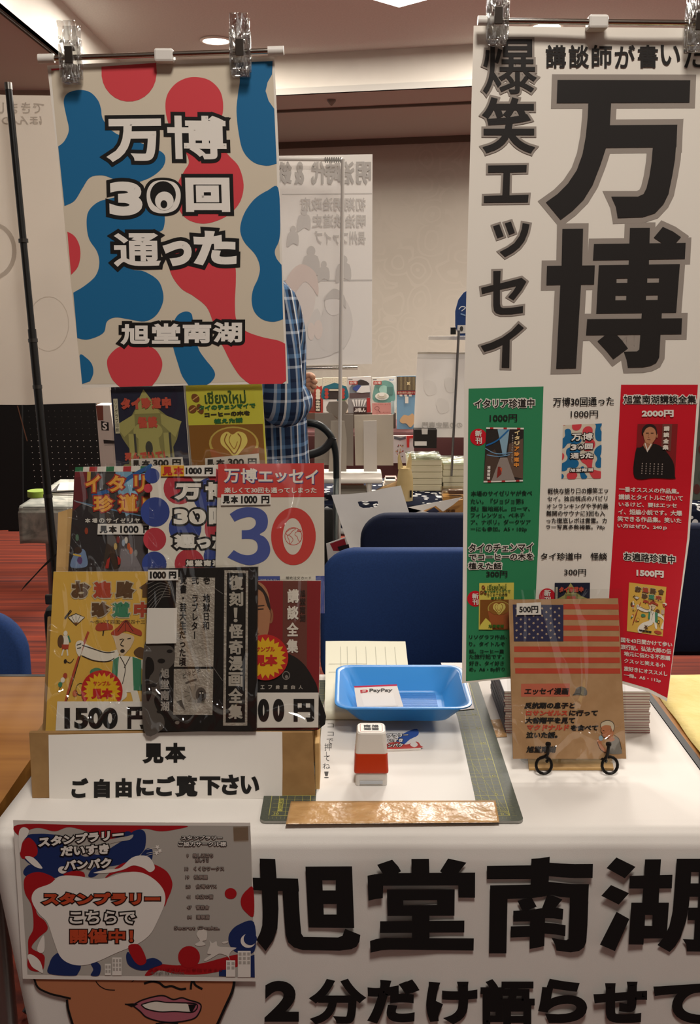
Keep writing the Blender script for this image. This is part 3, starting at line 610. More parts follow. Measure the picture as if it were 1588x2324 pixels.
sh.traced([[(373,115),(556,113),(548,440),(520,900),(493,1347),(318,1350),(355,610),(366,436)],[(237,441),(660,437),(653,605),(232,611)],
 [(652,248),(1462,238),(1455,380),(643,393)],[(970,106),(1146,105),(1137,440),(958,440)],[(1260,97),(1350,138),(1420,187),(1370,245),(1260,245),(1180,192)],
 [(592,912),(1430,904),(1424,1045),(582,1054)],[(1075,850),(1252,850),(1248,920),(1070,920)],
 [(1062,1040),(1240,1040),(1228,1250),(1200,1300),(1150,1325),(1080,1338),(952,1341),(940,1270),(916,1200),(1030,1197),(1052,1180)],
 [(755,1050),(852,1050),(900,1100),(952,1170),(822,1267),(760,1190),(683,1107)]], BK, 3, GR, 48, 1)
sh.traced([[[(695,436),(1411,425),(1378,855),(672,863)],[(852,553),(948,551),(946,591),(851,592)],[(1123,548),(1227,548),(1225,589),(1122,590)],[(842,703),(938,702),(936,744),(841,745)],[(1112,701),(1216,700),(1214,742),(1111,743)]]], BK, 3, GR, 46, 1)
sh.T = Tm(1, 0, 0)
sh.text('爆', 1096, 86, 1217, 213, BK, 4, b=1.3, out=GR, ow=5, res=5, ol=2); sh.text('笑', 1095, 221, 1212, 347, BK, 4, b=3, out=GR, ow=5, res=5, ol=2)
sh.T = Tm(.215, 1060, 0)
sh.traced([[(220,1747),(628,1742),(624,1815),(452,1820),(446,2062),(648,2055),(640,2135),(174,2140),(176,2068),(370,2062),(382,1820),(219,1822)]], BK, 4, GR, 22, 2)
sh.T = Tm(.1764, 1060, 460)
sh.traced([[(333,303),(412,277),(468,428),(388,456)],[(485,265),(562,242),(612,383),(538,411)],
 [(712,262),(802,278),(780,380),(735,490),(670,575),(590,640),(487,697),(418,632),(520,580),(605,520),(670,430),(700,340)],
 [(335,880),(430,878),(423,1038),(700,967),(760,1015),(700,1120),(595,1253),(528,1213),(590,1140),(632,1070),(421,1117),(421,1300),(430,1340),(460,1357),(560,1352),(718,1330),(715,1415),(560,1435),(430,1437),(375,1420),(345,1385),(335,1320),(335,1136),(190,1172),(180,1095),(335,1057)],
 [(660,1555),(728,1612),(640,1690),(547,1760),(541,2125),(442,2122),(453,1828),(340,1880),(220,1917),(175,1843),(310,1800),(450,1735),(570,1650)]], BK, 4, GR, 27, 2)
sh.T = Tm(1, 0, 0)
for i, ch in enumerate('講談師が書いた'): sh.text(ch, 1238+52.2*i, 102, 1238+52.2*i+(46 if ch not in 'い' else 44), 154 if ch != 'い' else 148, BK, 4, b=1.1, res=4)
# tricolour flyer
GN, RD, NW = M('#2c7d52', .55), M('#bd1424', .55), M('#d5cec3', .55)
sh.fill([(1063,882),(1233,877),(1222,1216),(1213,1400),(1207,1532),(1154,1536),(1057,1546),(1060,1200)], GN, 1)
sh.fill([(1409,873),(1583.5,873),(1559,1224),(1514,1584),(1470,1562),(1415,1546),(1372,1540),(1383,1333),(1391,1217)], RD, 1)
C7 = Tm(.3451, 1040, 850); C7b = Tm(.3451, 1040, 1220); C7c = Tm(.3451, 1040, 1480); TC = Tm(.3223, 1380, 850)
def lines(T, L, m, b=.8, l=4):
    sh.T = T
    for s_, x0, y0, x1, y1, *sl in L: sh.text(s_, x0, y0, x1, y1, m, l, b=b, slope=sl[0] if sl else 0, res=2)
DG, DK = M('#0f2218', .6), M('#2a2422', .6)
sh.T = C7
sh.text('イタリア珍道中', 105, 162, 500, 220, BK, 5, b=1, slope=-.012, out=NW, ow=6); sh.text('1000円', 205, 262, 386, 310, BK, 5, b=1.2, slope=-.01)
sh.text('万博30回通った', 622, 152, 1022, 208, BK, 5, b=1.2, slope=-.02); sh.text('1000円', 738, 236, 918, 283, BK, 5, b=.8)
sh.text('旭堂南湖講談全集', 1086, 136, 1562, 190, BK, 5, b=1, out=NW, ow=6); sh.text('2000円', 1205, 233, 1415, 280, NW, 5, b=3)
sh.ell(132, 412, 56, 56, RD, 2); sh.text('新', 110, 367, 154, 408, NW, 5, b=1.5); sh.text('刊', 112, 412, 154, 456, NW, 5, b=1.5)
sh.T = C7b
sh.text('タイのチェンマイ', 70, 42, 490, 96, BK, 5, b=1, slope=-.015, out=NW, ow=6); sh.text('でコーヒーの木を', 72, 106, 492, 152, BK, 5, b=1, slope=-.015, out=NW, ow=6); sh.text('植えた話', 66, 164, 284, 208, BK, 5, b=1, out=NW, ow=6); sh.text('300円', 183, 220, 322, 260, BK, 5, b=1.2)
sh.text('タイ珍道中　怪談', 540, 100, 978, 146, BK, 5, b=1.2); sh.text('300円', 695, 207, 840, 248, BK, 5, b=.8)
sh.text('お遍路珍道中', 1088, 95, 1425, 148, BK, 5, b=1, slope=.07, out=NW, ow=6); sh.text('1500円', 1170, 208, 1350, 255, NW, 5, b=3, slope=.06)
sh.ell(110, 402, 52, 52, RD, 2); sh.text('新', 90, 366, 132, 402, NW, 5, b=1.5); sh.text('刊', 92, 405, 132, 442, NW, 5, b=1.5)
sh.ell(584, 388, 54, 54, RD, 2); sh.text('新', 563, 343, 607, 385, NW, 5, b=1.5); sh.text('刊', 565, 390, 607, 430, NW, 5, b=1.5)
lines(C7, [('本場のサイゼリヤが食べ', 82, 766, 485, 800, -.01), ('たい。『ジョジョ第5', 80, 816, 430, 850), ('部』聖地巡礼。ローマ、', 80, 866, 470, 898), ('フィレンツェ、ベネチ', 80, 910, 435, 942), ('ア、ナポリ。ダークツア', 80, 953, 475, 986), ('ーにも参加。A5・102p', 80, 1001, 450, 1035)], DG)
lines(C7, [('軽快な語り口の爆笑エッ', 587, 748, 985, 786, -.012), ('セイ。独自視点のパビリ', 585, 800, 980, 834, -.01), ('オンランキングや予約最', 580, 848, 985, 882), ('難関のサウナに3回も入', 578, 895, 965, 930), ('った徹底レポは貴重。カ', 578, 942, 975, 978), ('ラー写真多数掲載。78p', 575, 988, 963, 1022)], DK)
lines(C7, [('一番オススメの作品集。', 1055, 736, 1450, 770, .04), ('講談とタイトルに付いて', 1053, 786, 1475, 822, .025), ('いるけど、要はエッセ', 1053, 838, 1435, 868, .025), ('イ、短編小説です。大爆', 1050, 884, 1470, 920, .025), ('笑できる作品集。笑いた', 1045, 930, 1465, 966, .03), ('い方はぜひ。240ｐ', 1045, 980, 1370, 1012, .04)], NW, 1)
lines(C7b, [('リソグラフ作品、', 70, 640, 320, 668), ('り。タイトルそ', 70, 685, 305, 715), ('話。コーヒー農', 70, 735, 300, 762), ('た旅行記です。', 70, 768, 300, 798), ('好き、タイ好き', 70, 812, 300, 842), ('め。A6・8p折り', 70, 852, 305, 885)], DG)
lines(TC, [('国を43日間かけて歩い', 88, 1850, 450, 1885, .1), ('旅行記。弘法大師の伝', 88, 1898, 442, 1934, .1), ('地元に伝わる不思議', 110, 1948, 436, 1982, .1), ('クスッと笑える小', 112, 1998, 400, 2030, .12), ('旅好きにオススメし', 110, 2052, 416, 2086, .13), ('一冊。A5・112p', 110, 2102, 370, 2132, .16)], NW, 1)
# thumbnails of the covers
def thumb_italy(T, l=3):
    sh.T = T; sh.rect(0, 0, 1, 1, '#2b2522', l); sh.rect(0, 0, 1, .03, '#d6cfc4', l+1); sh.rect(0, .97, 1, 1, '#d6cfc4', l+1)
    for i in range(3):
        for y in (0, .97): sh.rect(.1+.36*i, y, .19+.36*i, y+.03, '#a32a2c', l+2)
    sh.fill([(.3,.03),(.62,.03),(.55,.5),(.46,.5)], '#7f9fb0', l+1); sh.fill([(.02,.5),(.25,.4),(.4,.6),(.3,.97),(.0,.97)], '#4b3a30', l+1); sh.fill([(.62,.3),(.98,.2),(1,.95),(.7,.9),(.58,.6)], '#5e4a3d', l+1)
    sh.fill([(.4,.55),(.58,.55),(.8,.97),(.2,.97)], '#8a7e76', l+2); sh.stroke([(.02,.33),(.3,.24),(.6,.04)], .03, '#1f5f96', l+2); sh.stroke([(.0,.38),(.3,.48),(.7,.46)], .015, '#6f96b5', l+2); sh.stroke([(.05,.5),(.35,.53),(.65,.5)], .015, '#6f96b5', l+2)
    sh.fill([(.35,.72),(.42,.72),(.45,.85),(.33,.93)], '#7c2a22', l+3); sh.fill([(.4,.75),(.46,.74),(.45,.82)], '#c2502e', l+3)
    for i, ch in enumerate('イタリア珍道中'): sh.text(ch, .76, .05+.1*i, .89, .13+.1*i, '#d9c28c' if i < 3 else '#d88a3a', l+4, b=.006, res=2)
    for i, ch in enumerate('本場のサイゼリヤを探して'): sh.text(ch, .69, .13+.045*i, .725, .165+.045*i, '#c9c2b6', l+4, res=1)
    for i, ch in enumerate('旭堂南湖'): sh.text(ch, .08, .70+.065*i, .16, .755+.065*i, '#d8d2c8', l+4, b=.004, res=2)
thumb_italy(quadT(*[tuple(C7(p)) for p in ((183,347),(430,350),(424,703),(165,710))]))
def unit_poster(T):
    def f(p):
        p = np.asarray(p, float); y = p[..., 1]; v = (y-275)/(1731-275); xl = 228+(370-228)*v; xr = 1228+(1288-1228)*v
        return T(np.stack([(p[..., 0]-xl)/(xr-xl), v], -1))
    return f
sh.T = unit_poster(quadT(*[tuple(C7(p)) for p in ((690,325),(943,321),(936,684),(677,686))])); poster_art(sh, True, 2, k=2)
sh.T = quadT(*[tuple(C7(p)) for p in ((1178,325),(1442,325),(1422,685),(1158,675))])
def man_art(l=3):
    sh.rect(0, 0, 1, 1, '#7a1b1d', l); sh.rect(.62, 0, .86, .5, '#6b3a33', l+1)
    sh.blob([(-.01,.5),(.1,.44),(.25,.38),(.45,.37),(.62,.42),(.8,.55),(.95,.72),(1.0,.95),(.98,1.0),(.5,1.0),(.0,1.0)], '#191312', l+2)
    sh.blob([(.17,.4),(.2,.34),(.2,.25),(.36,.25),(.4,.36),(.35,.45),(.28,.52),(.24,.48)], '#a0684a', l+3); sh.blob([(.15,.16),(.17,.07),(.25,.02),(.35,.02),(.45,.08),(.48,.18),(.46,.28),(.38,.36),(.29,.37),(.2,.31)], '#b07a58', l+4)
    sh.blob([(.13,.2),(.12,.1),(.2,.02),(.33,.0),(.45,.05),(.49,.14),(.49,.21),(.44,.1),(.33,.05),(.22,.08),(.17,.15)], '#241a17', l+5); sh.ell(.5, .22, .02, .04, '#a06a4c', l+4)
    for x in (.22, .34): sh.stroke([(x,.17),(x+.07,.17)], .012, '#2a1c18', l+5, 0)
    sh.stroke([(.26,.29),(.34,.29)], .012, '#7b4038', l+5, 0); sh.stroke([(.3,.18),(.28,.24),(.31,.25)], .008, '#8a573f', l+5)
    sh.fill([(.2,.37),(.28,.53),(.38,.38),(.36,.36),(.28,.47),(.22,.35)], '#cfc5b8', l+5)
    for i, ch in enumerate('講談全集'): sh.text(ch, .66, .04+.115*i, .8, .13+.115*i, '#d6cdc0', l+5, b=.006, res=2)
    for j in range(6):
        for i in range(5): sh.rect(.16+.1*j, .73+.045*i, .185+.1*j, .755+.045*i, '#8d8078', l+5)
man_art()
sh.T = quadT(*[tuple(C7b(p)) for p in ((137,300),(365,296),(362,606),(133,605))])
def coffee_art(l=3, ye='#c9bb52', br='#7a4a1c'):
    sh.rect(0, 0, 1, 1, ye, l); sh.rect(.03 if ye == '#c9bb52' else 0, .36, .98, 1, br, l+1)
    sh.ell(.58, .55, .33, .17, '#b09a4a', l+2); sh.ell(.58, .54, .30, .145, '#8a5a26', l+3); sh.fill([(.25,.6),(.91,.6),(.84,.98),(.36,.98)], '#94502a', l+2)
    sh.blob([(.57,.46),(.5,.43),(.42,.47),(.41,.55),(.5,.62),(.58,.68),(.68,.62),(.76,.54),(.74,.46),(.65,.43)], '#cdbb62', l+4); sh.stroke([(.5,.45),(.46,.52),(.52,.6),(.58,.65),(.65,.58),(.68,.5),(.64,.45)], .014, '#8a5a26', l+5); sh.stroke([(.55,.46),(.52,.52),(.58,.6),(.63,.53)], .01, '#9a6c30', l+5)
    sh.fill([(.0,1),(.05,.9),(.2,.75),(.34,.85),(.4,1)], ye, l+3)
    for x, y, r in ((.12,.09,.4), (.07,.2,-.2), (.17,.2,.9)): sh.ell(x, y, .055, .04, '#6f3f1c', l+4, 14, r); sh.stroke([(x-.04,y+.02),(x+.04,y-.02)], .01, '#c39a5a', l+5, 0)
    sh.text('เชียงใหม่', .24, .02, .78, .15, '#2e4a1e', l+5, b=.003); sh.text('タイのチェンマイで', .15, .165, .9, .215, '#1c5a30', l+5, b=.004, slope=-.02)
    sh.text('コーヒーの木を', .22, .235, .82, .285, '#2a2a18', l+5, b=.004, slope=-.02); sh.text('植えた話', .34, .3, .72, .35, '#1c5a30', l+5, b=.004, slope=-.02)
    sh.text('旭堂南湖', .28, .89, .72, .96, '#2e5a1e', l+6, b=.004)
coffee_art()
sh.T = quadT(*[tuple(C7b(p)) for p in ((633,298),(865,297),(860,605),(628,610))])
def thai_art(l=3):
    sh.rect(0, 0, 1, 1, '#1d2033', l); g, g2, dk = '#9a9458', '#7d7848', '#3a3a34'
    sh.fill([(.45,.0),(.52,.08),(.6,.18),(.75,.28),(.93,.34),(.86,.52),(.8,.6),(.82,.95),(.16,.95),(.2,.6),(.12,.5),(.04,.36),(.25,.28),(.35,.16)], g2, l+1)
    sh.fill([(.45,.0),(.56,.12),(.66,.25),(.3,.25),(.36,.12)], g, l+2); sh.fill([(.66,.25),(.94,.34),(.84,.5),(.66,.36)], g, l+2); sh.fill([(.3,.25),(.03,.36),(.14,.48),(.3,.38)], g, l+2)
    sh.ell(.47, .43, .2, .1, g, l+3); sh.blob([(.36,.45),(.58,.45),(.62,.6),(.68,.85),(.56,.8),(.5,.64),(.44,.64),(.36,.82),(.26,.86),(.32,.62)], g, l+3); sh.ell(.47, .6, .05, .07, dk, l+4)
    for x in (.2, .68): sh.rect(x, .45, x+.09, .72, g, l+3); sh.rect(x+.07, .45, x+.1, .72, dk, l+3)
    for x, y, r in ((.15,.8,.08), (.85,.85,.1), (.3,.9,.06), (.6,.9,.07), (.92,.95,.1)): sh.ell(x, y, r, r*.6, g2, l+2, 10)
    for x, y in ((.3,.72), (.5,.76), (.7,.74), (.42,.86), (.62,.84)): sh.ell(x, y, .04, .05, dk, l+4, 10)
    rdk = '#b14a38'
    for i, ch in enumerate('タイ珍道中'): sh.text(ch, .13+.14*i, .085, .13+.14*i+.125, .20, rdk, l+6, b=.012, res=2)
    for i, ch in enumerate('怪談'): sh.text(ch, .34+.14*i, .28, .34+.14*i+.125, .395, rdk, l+6, b=.012, res=2)
    for i, ch in enumerate('死んでいて、'): sh.text(ch, .13+.105*i, .64, .13+.105*i+(.09 if ch != '、' else .03), .72, rdk, l+6, b=.008, res=2)
    for i, ch in enumerate('生きている男'): sh.text(ch, .13+.112*i, .80, .13+.112*i+.1, .89, rdk, l+6, b=.01, res=2)
    sh.rect(.025, .09, .085, .44, '#b8b196', l+6); sh.vtext('リソグラフ印刷', .055, .1, .43, '#26241c', w=.05, l=l+7)
thai_art()
HEN = {'br': '#5a4028', 'rd': '#a3412c', 'gn': '#3c7a5a', 'wh': '#d8d0c0', 'bk': '#2b231c'}
def henro_art(l=3, full=True):
    """pilgrim cover, 0..1 square"""
    br, rd, gn, wh, bk = (HEN[k] for k in ('br', 'rd', 'gn', 'wh', 'bk')); sh.rect(0, 0, 1, 1, '#cda347', l)
    for i, (ch, c) in enumerate(zip('お遍路', (br, rd, br))): sh.text(ch, .17+.2*i, .06, .17+.2*i+.16, .165, c, l+5, b=.008, out='#b7a98c', ow=.008, res=3)
    sh.fill([(.78,.1),(.87,.055),(.96,.1),(.93,.11),(.93,.16),(.81,.16),(.81,.11)], br, l+5)
    for i, (ch, c) in enumerate(zip('珍道中', (br, gn, rd))): sh.text(ch, .36+.19*i, .19, .36+.19*i+.15, .285, c, l+5, b=.008, out='#b7a98c', ow=.008, res=3)
    sh.text('～歩いて四国一周四十三日間～', .35, .3, .98, .325, bk, l+5)
    sh.blob([(.62,.485),(.53,.5),(.42,.485),(.33,.455),(.27,.44),(.285,.5),(.29,.525),(.4,.555),(.52,.56),(.6,.545)], wh, l+3); sh.stroke([(.29,.46),(.38,.48),(.5,.505),(.58,.5)], .006, bk, l+5); sh.stroke([(.29,.525),(.4,.555),(.52,.56),(.58,.54)], .006, bk, l+5)
    sh.stroke([(.34,.375),(.27,.52),(.2,.7),(.15,.86)], .02, rd if full else br, l+3, 3); sh.stroke([(.285,.5),(.23,.66),(.155,.86)], .006, bk, l+4)
    sh.blob([(.23,.45),(.26,.43),(.3,.44),(.29,.49),(.27,.53),(.24,.5)], wh, l+4); sh.stroke([(.24,.46),(.28,.45)], .006, bk, l+5); sh.stroke([(.245,.48),(.28,.475)], .006, bk, l+5)
    sh.blob([(.56,.38),(.74,.4),(.73,.46),(.69,.5),(.65,.525),(.61,.5),(.58,.44)], '#cbb392', l+4); sh.stroke([(.66,.42),(.63,.455),(.66,.465)], .007, bk, l+6, 3); sh.stroke([(.62,.425),(.65,.42)], .006, bk, l+6, 0); sh.stroke([(.69,.42),(.72,.415)], .006, bk, l+6, 0); sh.ell(.65, .495, .02, .012, bk, l+6)
    sh.blob([(.54,.385),(.6,.345),(.67,.3),(.74,.345),(.81,.37),(.81,.4),(.74,.385),(.67,.37),(.6,.4)], rd, l+5)
    for x in (.6, .67, .74): sh.stroke([(.67,.305),(x,.375)], .004, bk, l+6, 0)
    sh.blob([(.58,.55),(.62,.525),(.72,.53),(.8,.55),(.82,.68),(.76,.75),(.6,.72)], wh, l+3); sh.fill([(.57,.55),(.62,.53),(.61,.7),(.56,.68)], gn, l+4); sh.fill([(.74,.53),(.82,.55),(.83,.74),(.76,.74)], gn, l+4); sh.stroke([(.63,.53),(.68,.6),(.66,.7)], .006, bk, l+5); sh.stroke([(.72,.53),(.67,.6)], .006, bk, l+5)
    sh.blob([(.75,.5),(.8,.47),(.86,.49),(.86,.54),(.78,.53)], br, l+4); sh.blob([(.82,.55),(.92,.57),(.99,.62),(1.0,.7),(.97,.66),(.9,.62),(.83,.61)], wh, l+3)
    sh.blob([(.4,.355),(.42,.325),(.48,.318),(.55,.335),(.55,.36),(.5,.365),(.43,.37)], rd, l+4); sh.stroke([(.475,.36),(.47,.4)], .012, bk, l+3, 0)
    sh.fill([(.15,.285),(.22,.262),(.3,.285),(.225,.335)], wh, l+4); sh.fill([(.205,.318),(.245,.318),(.228,.337)], '#a06a30', l+5); sh.stroke([(.15,.285),(.22,.262),(.3,.285),(.225,.335),(.15,.285)], .005, bk, l+5, 0)
    for a in (.18, .22, .26): sh.stroke([(a,.275),(.225,.33)], .003, bk, l+5, 0)
    sh.stroke([(.12,.29),(.17,.24),(.18,.245),(.125,.295),(.12,.29)], .007, bk, l+4, 0)
    sh.ell(.135, .385, .018, .016, wh, l+5); sh.fill([(.115,.4),(.165,.4),(.17,.44),(.165,.46),(.115,.46)], wh, l+4); sh.ell(.095, .435, .028, .04, br, l+4); sh.fill([(.105,.455),(.17,.455),(.165,.485),(.11,.485)], rd, l+5); sh.stroke([(.125,.485),(.11,.525)], .012, wh, l+4, 0); sh.stroke([(.155,.485),(.165,.525)], .012, wh, l+4, 0); sh.stroke([(.16,.4),(.18,.44)], .014, gn, l+5, 0)
    for i, c in enumerate((rd, wh, gn)): sh.ell(.15-.02*i, .65+.028*i, .019, .017, c, l+5, 12); sh.stroke([(.095,.755),(.155,.64)], .005, bk, l+4, 0)
    sh.blob([(.37,.62),(.42,.6),(.48,.615),(.49,.65),(.43,.665),(.38,.66)], gn, l+4); sh.ell(.145, .56, .014, .014, bk, l+4, 10); sh.stroke([(.155,.56),(.19,.57),(.22,.545)], .005, bk, l+4)
    sh.ell(.29, .735, .04, .036, '#cfa84a', l+4, 14); sh.ring(.29, .735, .04, .036, .005, bk, l+5); sh.ell(.245, .76, .024, .022, '#b8613a', l+4, 12)
    sh.ell(.99, .35, .06, .03, wh, l+4); sh.blob([(.93,.35),(1.0,.35),(1.0,.41),(.96,.4)], rd, l+5); sh.ring(.86, .72, .03, .032, .01, bk, l+4); sh.stroke([(.85,.75),(.85,.83)], .008, bk, l+4, 0); sh.stroke([(.87,.75),(.9,.83)], .008, bk, l+4, 0)
    sh.blob([(.9,.5),(.94,.46),(.99,.48),(.99,.55),(.93,.56)], '#b79a86', l+4, 3); sh.fill([(.92,.85),(.98,.7),(1.0,.7),(1.0,.86)], wh, l+4)
    if full:
        sh.blob([(.3,.9),(.4,.8),(.55,.74),(.65,.72),(.7,.78),(.55,.86),(.42,.98),(.32,.99)], wh, l+3); sh.text('旭堂南湖', .33, .925, .68, .965, bk, l+5, b=.004)
        sh.burst(.52, .87, .07, .03, 5, br, l+4); sh.blob([(.75,.93),(.82,.9),(.93,.91),(.96,.95),(.85,.97)], rd, l+4)
        sh.blob([(.7,.7),(.78,.72),(.83,.85),(.78,.86),(.74,.76)], wh, l+3)
sh.T = quadT(*[tuple(C7b(p)) for p in ((1122,295),(1367,325),(1343,650),(1107,615))]); henro_art()
ban = sh.build('hanging_banner', None, ([1070+16*i for i in range(33)], [985+20*i for i in range(31)]))
tag(ban, 'tall white paper banner with thick black lettering and a green, white and red flyer', 'banner')
RS = Plane((0, 1.298, 1.6)); hanger('banner_stand', RS, (1095, 47), (1640, 53), (1357, 50), 'small table stand whose steel rod carries the tall white banner', TABLE+.0005, .06)
clip(1129, 36, 60, RS, 'clear plastic clip on the left end of the tall white banner'); clip(1582, 50, 60, RS, 'clear plastic clip cut off by the right picture edge on the tall banner')
# ------------------------------------------------------------------ cardboard stand of sample books
kraft = noisy('brown_cardboard', '#8a6a42', '#96744a', (40, 40, 40), .8, 3, spec=.2)
kraft_l = noisy('pale_cardboard', '#b4905c', '#bd9a66', (40, 40, 40), .8, 3, spec=.2)
LP = Plane((0, 1.1737, .70), lean=12); R1 = Plane((0, 1.205, .793), lean=13); R2 = Plane((0, 1.275, .905), lean=12)
st = thing('cardboard_display_stand', (-.23, 1.26, .70), 'brown cardboard step stand holding the sample books', 'display stand')
xl, xr = LP.at(66, 1668).x, LP.at(712, 1661).x; zt = LP.at(300, 1663).z
yt = LP.at(300, 1663).y; mb = MB(); mb.prism([(xl+.004, 1.1737, .7004), (xl, yt, zt), (xl, yt+.006, zt), (xl+.004, 1.1797, .7004)], (xr-xl-.002, 0, 0)); mb.build('front_lip', kraft, st); MB().box(((xl+xr)/2, 1.221, .7389), (xr-xl-.01, .056, .077)).build('shelf_box', kraft, st)
mb = MB(); mb.box((xr+.004, 1.215, .735), (.006, .05, .068), bevel=.001); mb.box((xr+.002, 1.223, .77), (.004, .03, .04), bevel=.001); mb.build('end_flap', kraft_l, st)
def board(name, surf, pts, base, th, mat):
    s2 = Sheet(surf, base); s2.slab(pts, mat, th); return s2.build(name, st)
board('backboard', R1, [(108,1400),(700,1392),(712,1655),(97,1660)], -.0085, .006, kraft)
z2 = .905
mb = MB(); mb.box(((xl+xr)/2+.012, 1.300, (.7+z2)/2+.0003), (xr-xl-.02, .062, z2-.7), bevel=.001); mb.build('rear_box', kraft, st)
board('backboard', R2, [(132,1163),(165,1153),(700,1150),(705,1330),(126,1330)], -.0085, .006, kraft_l)
ls = Sheet(LP, .0012); ls.slab([(110,1668),(300,1664),(460,1660),(640,1661),(641,1740),(640,1811),(400,1815),(112,1820),(111,1740)], M('#dcd6ce', .6, name='sign_paper'), .0005)
for i, ch in enumerate('見本'): ls.text(ch, 325+50*i, 1687-1*i, 371+50*i, 1732-1*i, BLACK, 2, b=2.6, res=5)
for ch, x0, x1, y0, y1 in (('ご', 162, 200, 1766, 1811), ('自', 213, 249, 1768, 1811), ('由', 262, 299, 1766, 1810), ('に', 309, 349, 1766, 1807), ('ご', 354, 397, 1761, 1807), ('覧', 399, 448, 1760, 1808), ('下', 453, 500, 1762, 1805), ('さ', 502, 542, 1758, 1804), ('い', 546, 588, 1761, 1802)):
    ls.text(ch, x0, y0, x1, y1, BLACK, 2, b=2.6, res=5)
ls.build('paper_sign', st)

slv = film('wrinkled_sleeve', .95, 20, .09, .06); slv2 = film('smooth_sleeve', .9, 9, .09, .05)
def book(name, surf, base, outline, cover, art, label, cat, sleeve=None, th=.006, edge='#cfc8ba', tags=(), sfilm=None, group=None):
    sh_ = Sheet(surf, base); sh_.slab(outline, M(cover) if isinstance(cover, str) else cover, th, M(edge)); art(sh_)
    o = sh_.build(name); tag(o, label, cat, group)
    for k_, (nm, pts, mt, fn) in enumerate(tags):
        s2 = Sheet(surf, base+.0024+.0007*k_); s2.slab(pts, M(mt), .0003); fn(s2); s2.build(nm, o)
    if sleeve:
        s3 = Sheet(surf, base+.0045); s3.fill(sleeve, sfilm or slv, 0); s3.build('plastic_sleeve', o)
    return o
def box4(x0, y0, x1, y1): return [(x0,y0),(x1,y0),(x1,y1),(x0,y1)]
# front row: yellow pilgrim book
def a_yellow(q):
    global sh; sh = q; q.T = quadT((121.5,1297.5),(372,1297),(362,1662),(103,1660)); henro_art(1)
def burst_tag(cx, cy, r):
    def f(q):
        q.ell(cx, cy, r, r, '#b3221f', 1, 36); q.burst(cx, cy+1, r*.92, r*.72, 22, '#d3a51f', 2)
        q.text('サンプル', cx-r*.42, cy-r*.47, cx+r*.42, cy-r*.25, '#b3221f', 4, b=.4); q.text('見本', cx-r*.5, cy-r*.12, cx+r*.52, cy+r*.38, '#b3221f', 4, b=1.6, res=4)
    return [(cx+r*math.cos(a), cy+r*math.sin(a)) for a in np.linspace(0, 2*math.pi, 36, endpoint=False)], f
bt, bf = burst_tag(231, 1568, 47)
def p1500(q): q.text('1500', 146, 1606, 267, 1654, BLACK, 2, b=3.2, res=6); q.text('円', 289, 1604, 336, 1654, BLACK, 2, b=2.6, res=5)
book('sample_book', R1, 0, [(121.5,1297.5),(372,1297),(362,1662),(103,1660)], '#cda347', a_yellow, 'yellow picture book of a pilgrim in a straw hat, front left on the stand', 'book',
     [(117,1287),(378,1286),(368,1657),(96,1656)], tags=[('round_sticker', bt, '#b3221f', bf), ('price_label', [(130,1592),(370,1592),(364,1656),(126,1658)], '#d8d2c9', p1500)])
